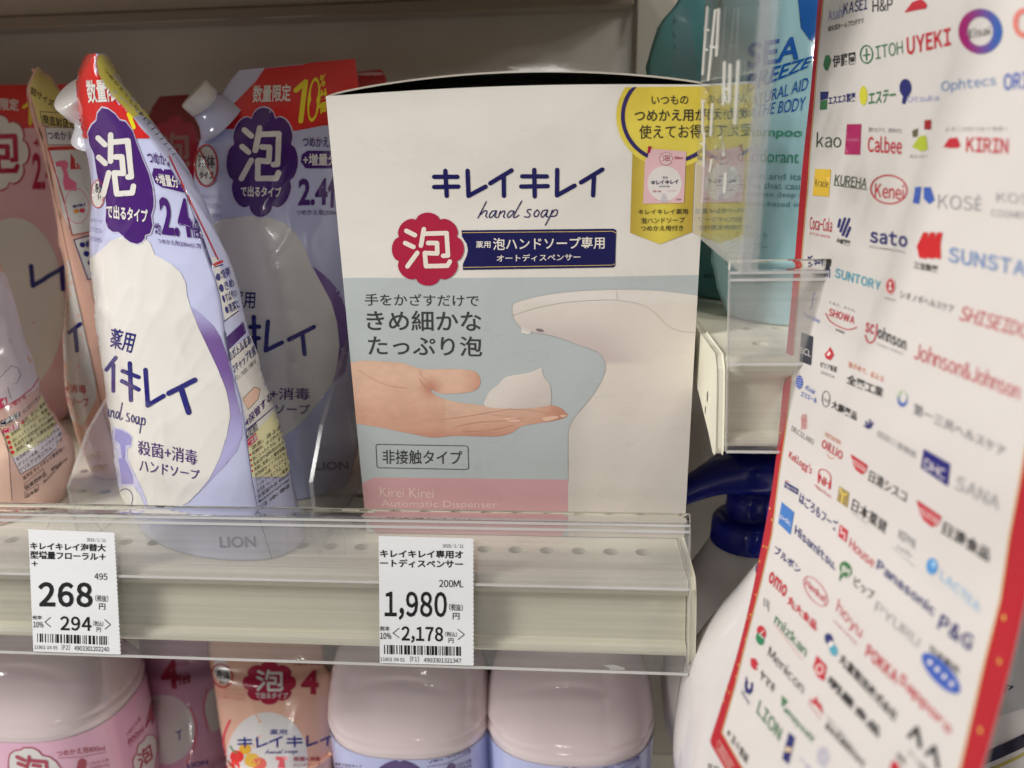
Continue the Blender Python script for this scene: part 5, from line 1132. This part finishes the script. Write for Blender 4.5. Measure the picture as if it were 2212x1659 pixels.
tx(A, [('KOSÉ', 'y', .0, (1475, 0), (1850, 25), (1472, 142)), ('KOSÉ', 'y', .0, (1980, -10), (2330, 10), (1980, 90)), ('COSMEPORT', 'y', .0, (1935, 150), (2420, 190), (1930, 210)), ('Coca-Cola', 'r', .01, (368, 205), (560, 228), (362, 325)), ('BOTTLERS JAPAN INC.', 'r', 0, (365, 345), (548, 382), (362, 366)), ('小林製薬', 'k', .03, (598, 393), (716, 422), (592, 442)),
       ('sato', 'n', .03, (888, 318), (1212, 362), (882, 438)), ('SATO PHARMACEUTICAL', 'q', 0, (880, 462), (1192, 510), (878, 482)), ('三宝製薬', 'k', .02, (1268, 598), (1475, 640), (1262, 660)), ('SUNSTAR', 'v', .03, (1565, 470), (2350, 620), (1558, 605)),
       ('anten', 'n', .03, (392, 600), (542, 640), (388, 705)), ('SUNTORY', 't', .025, (588, 655), (982, 772), (580, 738)), ('シオノギヘルスケア', 'q', .01, (1145, 845), (1612, 978), (1140, 915)), ('SHIONOGI', 'q', 0, (1012, 905), (1105, 932), (1010, 922)), ('SHISEIDO', cp and 'r', .0, (1690, 985), (2280, 1150), (1650, 1105)),
       ('finetoday', 'b', 0, (312, 1035), (456, 1095), (305, 1085)), ('SHOWA', 'r', .025, (535, 1002), (757, 1078), (525, 1068)), ('昭和産業', 'k', .02, (590, 1180), (665, 1208), (588, 1200)), ('うまさ、まじめ。', 'q', 0, (530, 940), (765, 1020), (528, 962)), ('sc', 'r', .03, (850, 1122), (925, 1150), (842, 1208)), ('ohnson', 'k', .025, (960, 1150), (1205, 1262), (948, 1260)),
       ('A FAMILY COMPANY', 'y', 0, (945, 1300), (1175, 1390), (942, 1325)), ('Johnson&Johnson', 'r', .0, (1280, 1290), (2190, 1650), (1262, 1440)), ('ゼリア新薬', 'k', .01, (455, 1460), (602, 1512), (450, 1512)), ('ZERIA', 'q', 0, (462, 1545), (580, 1590), (460, 1568)), ('効きめで、応える', 'o', .01, (700, 1458), (1005, 1592), (694, 1512)), ('全薬工業', 'k', .03, (692, 1570), (1005, 1695), (680, 1655))])
st_(A, 'n', 5.5, ((625, 240), (612, 300)), ((668, 230), (630, 340)), ((705, 235), (650, 372)), ((712, 310), (680, 385)))
st_(A, 'n', 2.6, ((385, 555), (350, 580), (372, 640), (340, 690)), ((350, 560), (380, 600), (345, 700)))
for dx in (0, 62, 124): pg_(A, cp(186, 34, 40), (1345 + dx, 348), (1390 + dx, 352), (1372 + dx, 450), (1375 + dx, 582), (1310 + dx, 568), (1290 + dx, 470))
p.poly(T(*A, *ell(1063, 815, 42, 70, 30)), cp(206, 150, 150), 3); p.poly(T(*A, *ell(1063, 815, 32, 56, 30)), K['r'], 4); p.poly(T(*A, (1050, 780), (1078, 780), (1066, 815), (1080, 850), (1048, 850), (1060, 815)), K['w'], 5)
st_(A, 'b', 1.6, smooth([(418, 885), (400, 875), (390, 930), (385, 985), (365, 1018)], 4)); st_(A, 'b', 1.4, ((375, 935), (410, 930)))
st_(A, 'r', 2.2, smooth([(502, 1050), (540, 1115), (620, 1165), (700, 1190), (770, 1170)], 5)); st_(A, 'r', 3.0, smooth([(945, 1145), (938, 1230), (915, 1290), (870, 1300), (845, 1240)], 5))
pg_(A, cp(46, 48, 60), (292, 1213), (395, 1250), (375, 1500), (275, 1462)); p.text('BCL', *T(*A, (287, 1338), (378, 1372), (284, 1392)), K['w'], 0, 4)
pg_(A, 'r', (540, 1338), (560, 1370), (575, 1410), (545, 1455), (505, 1440), (492, 1400), (520, 1375)); p.poly(T(*A, (535, 1375), (548, 1400), (525, 1420), (515, 1410)), K['w'], 4)
p.poly(T(*A, *ell(275, 1645, 30, 60, 30)), K['b'], 3)
for k in range(5): p.strokes([T(*A, (250, 1600 + 22 * k), (300, 1612 + 22 * k))], .8, K['w'], 4)
A = (3, 2)
tx(A, [('elleair', 'b', .01, (330, 0), (415, 52), (325, 45)), ('エリエール', 'b', .02, (292, 60), (430, 125), (284, 105)), ('TAIHO', 'k', 0, (482, 118), (532, 142), (480, 145)), ('大鵬薬品', 'k', .02, (560, 135), (778, 248), (548, 208)), ('田辺三菱製薬', 'y', .01, (955, 393), (1290, 590), (948, 455)), ('第一三共ヘルスケア', 'q', .01, (1268, 160), (2060, 540), (1255, 258)),
       ('DR.CI:LABO', 'q', 0, (212, 358), (402, 482), (205, 405)), ('NISSHIN', 'o', .01, (500, 412), (632, 490), (497, 450)), ('OilliO', 'r', .03, (478, 470), (655, 585), (463, 545)), ('SANA', 'y', .01, (1640, 785), (2015, 975), (1615, 905)), ("Kellogg's", 'r', .02, (195, 568), (392, 712), (175, 655)), ('NH', 'r', .02, (448, 778), (545, 838), (436, 850)), ('nipponham', 'r', 0, (412, 858), (552, 962), (405, 895)),
       ('日清シスコ', 'k', .015, (888, 738), (1210, 930), (870, 838)), ('はごろもフーズ', 'n', .02, (285, 930), (610, 1192), (268, 1022)), ('日本薬健', 'k', .01, (742, 982), (1040, 1195), (720, 1088)), ('NIHON YAKKEN', 'y', 0, (722, 1095), (860, 1200), (720, 1112)), ('日清食品', 'k', .02, (1532, 1178), (1935, 1430), (1505, 1292)), ('Hisamitsu.', 'n', .025, (242, 1212), (592, 1535), (232, 1295)), ('House', 'r', .01, (718, 1328), (930, 1512), (700, 1412)),
       ('Panasonic', 'n', .03, (958, 1508), (1455, 1925), (938, 1600)), ('LACTEA', 'p', .03, (1500, 1600), (1840, 1895), (1488, 1690)), ('ピップ', 'k', .01, (757, 1655), (925, 1795), (740, 1745)), ('ブルボン', 'n', .02, (68, 1388), (288, 1578), (55, 1462)), ('NIPPN', 'y', .02, (1140, 1250), (1280, 1350), (1125, 1330)), ('ニップン', 'q', .02, (1120, 1375), (1250, 1470), (1110, 1420))])
p.ring(T(*A, *ell(505, 130, 36, 70, 30)), 1.6, K['k'], 3)
for a, l in ((-150, 60), (-120, 72), (-85, 76), (-55, 64)): x, y = 880, 390; st_(A, 'n', 4, ((x + 14 * cos(R_(a)), y + 14 * sin(R_(a))), (x + l * cos(R_(a)) * .8, y + l * sin(R_(a)))))
p.poly(T(*A, *ell(1166, 128, 46, 70, 30)), lambda x, y: ramp((y - 845 + 0) / 30, cp(170, 190, 150), cp(60, 90, 170)), 3, hole=[T(*A, *ell(1170, 118, 30, 48, 30))])
for k in range(4): st_(A, 'r', .8, ((280 + 6 * k, 290 + 22 * k), (350, 318 + 22 * k))); st_(A, 'r', .8, ((300 + 12 * k, 262), (292 + 12 * k, 392)))
st_(A, 'o', 1.6, smooth([(515, 608), (540, 642), (575, 640)], 4))
pg_(A, cp(34, 34, 110), (1350, 560), (1582, 692), (1560, 886), (1325, 725)); p.text('DHC', *T(*A, (1368, 640), (1545, 745), (1355, 728)), K['w'], 0, 4)
st_(A, 'r', 2, smooth([(438, 855), (446, 750), (500, 745), (545, 800), (540, 910)], 4))
pg_(A, 'r', (720, 604), (866, 702), (852, 765), (815, 782), (765, 745), (735, 690)); p.text('NISSIN', *T(*A, (728, 640), (848, 720), (735, 690)), K['w'], .01, 4)
pg_(A, 'r', (1290, 1000), (1506, 1146), (1480, 1215), (1420, 1236), (1350, 1180), (1305, 1095)); p.text('NISSIN', *T(*A, (1300, 1050), (1480, 1165), (1312, 1115)), K['w'], .01, 4)
pg_(A, 'n', (150, 843), (268, 910), (260, 960), (142, 890)); p.text('Hagoromo', *T(*A, (152, 858), (262, 918), (148, 888)), K['w'], 0, 4); st_(A, 'r', 1.6, ((155, 835), (182, 850)))
pg_(A, cp(150, 130, 80), (620, 883), (706, 940), (690, 1072), (600, 1010)); p.strokes([T(*A, (630, 905), (655, 960), (690, 950)), T(*A, (655, 960), (642, 1030))], 3, cp(214, 190, 90), 4)
pg_(A, cp(64, 114, 180), (122, 1020), (230, 1110), (197, 1306), (92, 1204)); p.text('pdc', *T(*A, (116, 1118), (208, 1195), (110, 1168)), K['w'], 0, 4)
pg_(A, 'r', (625, 1214), (696, 1270), (680, 1372), (610, 1318)); p.strokes([T(*A, (640, 1240), (640, 1300)), T(*A, (636, 1290), (668, 1290), (665, 1350))], 2, K['w'], 4)
p.poly(T(*A, *ell(1422, 1578, 50, 72, 30)), cp(80, 140, 196), 3); p.poly(T(*A, *ell(1440, 1560, 18, 30, 20)), cp(150, 190, 220), 4); st_(A, 'y', 1.2, ((1075, 1410), (1280, 1590)))
pg_(A, 'g', *ell(675, 1605, 50, 72, 30, -.35)); pg_(A, 'g', (625, 1640), (655, 1660), (618, 1712)); p.text('P!', *T(*A, (650, 1570), (715, 1610), (645, 1635)), K['w'], .03, 4)
A = (3, 3)
tx(A, [('丸大食品', 'r', .03, (182, 160), (432, 405), (165, 238)), ('mizkan', 'g', .02, (78, 320), (348, 620), (55, 405)), ('Henkel', 'r', .01, (338, 20), (515, 185), (325, 85)), ('hoyu', 'r', .0, (615, 200), (825, 440), (585, 330)), ('COLOR YOUR HEART', 'r', 0, (575, 378), (780, 590), (570, 398)), ('PYURU', 'y', .0, (945, 215), (1320, 545), (922, 300)),
       ('P&G', 'n', .03, (1505, 325), (1790, 530), (1462, 455)), ('日本製紙', 'k', .02, (1410, 595), (1660, 800), (1400, 655)), ('Menicon', 'k', .0, (22, 600), (322, 935), (0, 690)), ('丸富製紙株式会社', 'k', .02, (642, 660), (1130, 1185), (610, 745)), ('POKKA', 'r', .03, (868, 585), (1130, 830), (842, 695)), ('Sapporo', 'r', .02, (1155, 830), (1605, 1300), (1110, 930)),
       ('明星食品', 'k', .03, (545, 860), (985, 1330), (512, 935)), ('森永乳業株式会社', 'k', .01, (512, 1255), (850, 1610), (490, 1312)), ('かがやく"笑顔"のために', 'q', 0, (522, 1205), (760, 1490), (510, 1235)), ('アース製薬', 'q', .01, (1230, 1500), (1400, 1690), (1210, 1545)), ('会社', 'k', .02, (1125, 1510), (1200, 1600), (1110, 1560)), ('amayoshi', 'g', .03, (165, 1120), (412, 1395), (125, 1175)),
       ('ロート製薬', 'l', .01, (295, 1560), (380, 1670), (280, 1600))])
p.ring(T(*A, *ell(415, 135, 152, 72, 50, .95)), 1.8, K['r'], 3)
p.strokes([[(a, b) for a, b in T(*A, (55, 415), (300, 730))]], .9, K['o'], 3)
pg_(A, cp(60, 90, 170), *ell(1498, 845, 228, 84, 50, .83))
for k in range(4): p.poly(T(*A, *ell(1405 + 62 * k, 752 + 62 * k, 20, 22, 14)), K['w'], 4)
pg_(A, 'n', *ell(530, 548, 36, 52, 30, -.3)); pg_(A, 't', *ell(570, 642, 34, 54, 30, -.3)); p.poly(T(*A, *ell(550, 592, 20, 24, 20)), K['w'], 4)
pg_(A, 'r', (425, 688), (512, 780), (490, 915), (430, 875), (392, 790)); p.ring(T(*A, *ell(452, 810, 34, 46, 24)), 3, K['w'], 4)
pg_(A, 'r', (365, 1055), (390, 1085), (425, 1040), (432, 1090), (462, 1110), (485, 1205), (440, 1150), (425, 1125), (400, 1110), (370, 1090)); st_(A, 'r', 1.2, ((350, 1095), (460, 1240)))
pg_(A, 'g', (122, 1032), (178, 1090), (122, 1138))
pg_(A, 'n', (185, 1352), (238, 1402), (182, 1632), (125, 1584)); p.poly(T(*A, (160, 1480), (215, 1490), (200, 1530), (150, 1520)), cp(206, 180, 150), 4)
for k in range(7): p.ring(T(*A, *ell(480 + 34 * cos(k * .9), 1565 + 60 * sin(k * .9), 20, 28, 16)), 1.4, K['l'], 3)
st_(A, 'k', 9, ((1222, 1392), (1290, 1318), (1318, 1478)), ((1378, 1545), (1440, 1482), (1472, 1659)))
pg_(A, 'r', (1060, 1640), (1090, 1590), (1140, 1640), (1140, 1700), (1060, 1700))
tx(9, [('omo', 'r', .04, (775, 535), (872, 630), (758, 600)), ('ヤマキ', 'k', .02, (722, 1095), (805, 1188), (706, 1150)), ('LION', 'g', .02, (714, 1272), (842, 1438), (692, 1345)), ('Unilever', 'n', 0, (613, 1205), (660, 1280), (604, 1235)), ('※五十音順', 'k', .01, (538, 1428), (650, 1595), (522, 1475))])
p.text('2023.3.31', *Z9((494, 1522), (562, 1640), (478, 1560)), cp(226, 190, 180), .01, 4); p.strokes([Z9((482, 1505), (570, 1655)), Z9((482, 1505), (466, 1560), (545, 1690))], .9, cp(220, 170, 160), 4)
p.poly(Z9(*ell(722, 888, 25, 38, 24, -.3)), K['r'], 3); p.poly(Z9(*ell(714, 928, 22, 36, 24, -.3)), cp(40, 120, 80), 4); p.strokes([Z9((740, 880), (712, 905), (735, 925))], 1.6, K['w'], 5)
pg_(9, 'r', (660, 1035), (690, 1040), (705, 1075), (690, 1080), (702, 1105), (675, 1100), (660, 1075)); st_(9, 'q', 1.6, ((737, 695), (737, 740)), ((752, 700), (752, 745)), ((764, 712), (760, 770)))
pg_(9, 'n', (635, 1135), (645, 1175), (640, 1200), (652, 1215), (662, 1200), (660, 1175), (675, 1175), (672, 1225), (655, 1245), (630, 1230), (625, 1190))
p.text('Menicon', *Z9((742, 955), (960, 1225), (742, 990)), K['k'], 0, 0.5) if 0 else None
AW = (GR[0][-1] - GR[0][0]).cross(GR[-1][0] - GR[0][0]).normalized()
if AW.dot(CAM - GR[50][30]) > 0: AW = -AW
mb.grid([[q + AW * .0004 for q in r] for r in GR], PWH)
po = mb.build('curled_poster', 'poster', None, smooth=True)
tag(po, 'white curled poster with rows of company logos and a red gold border', 'poster')
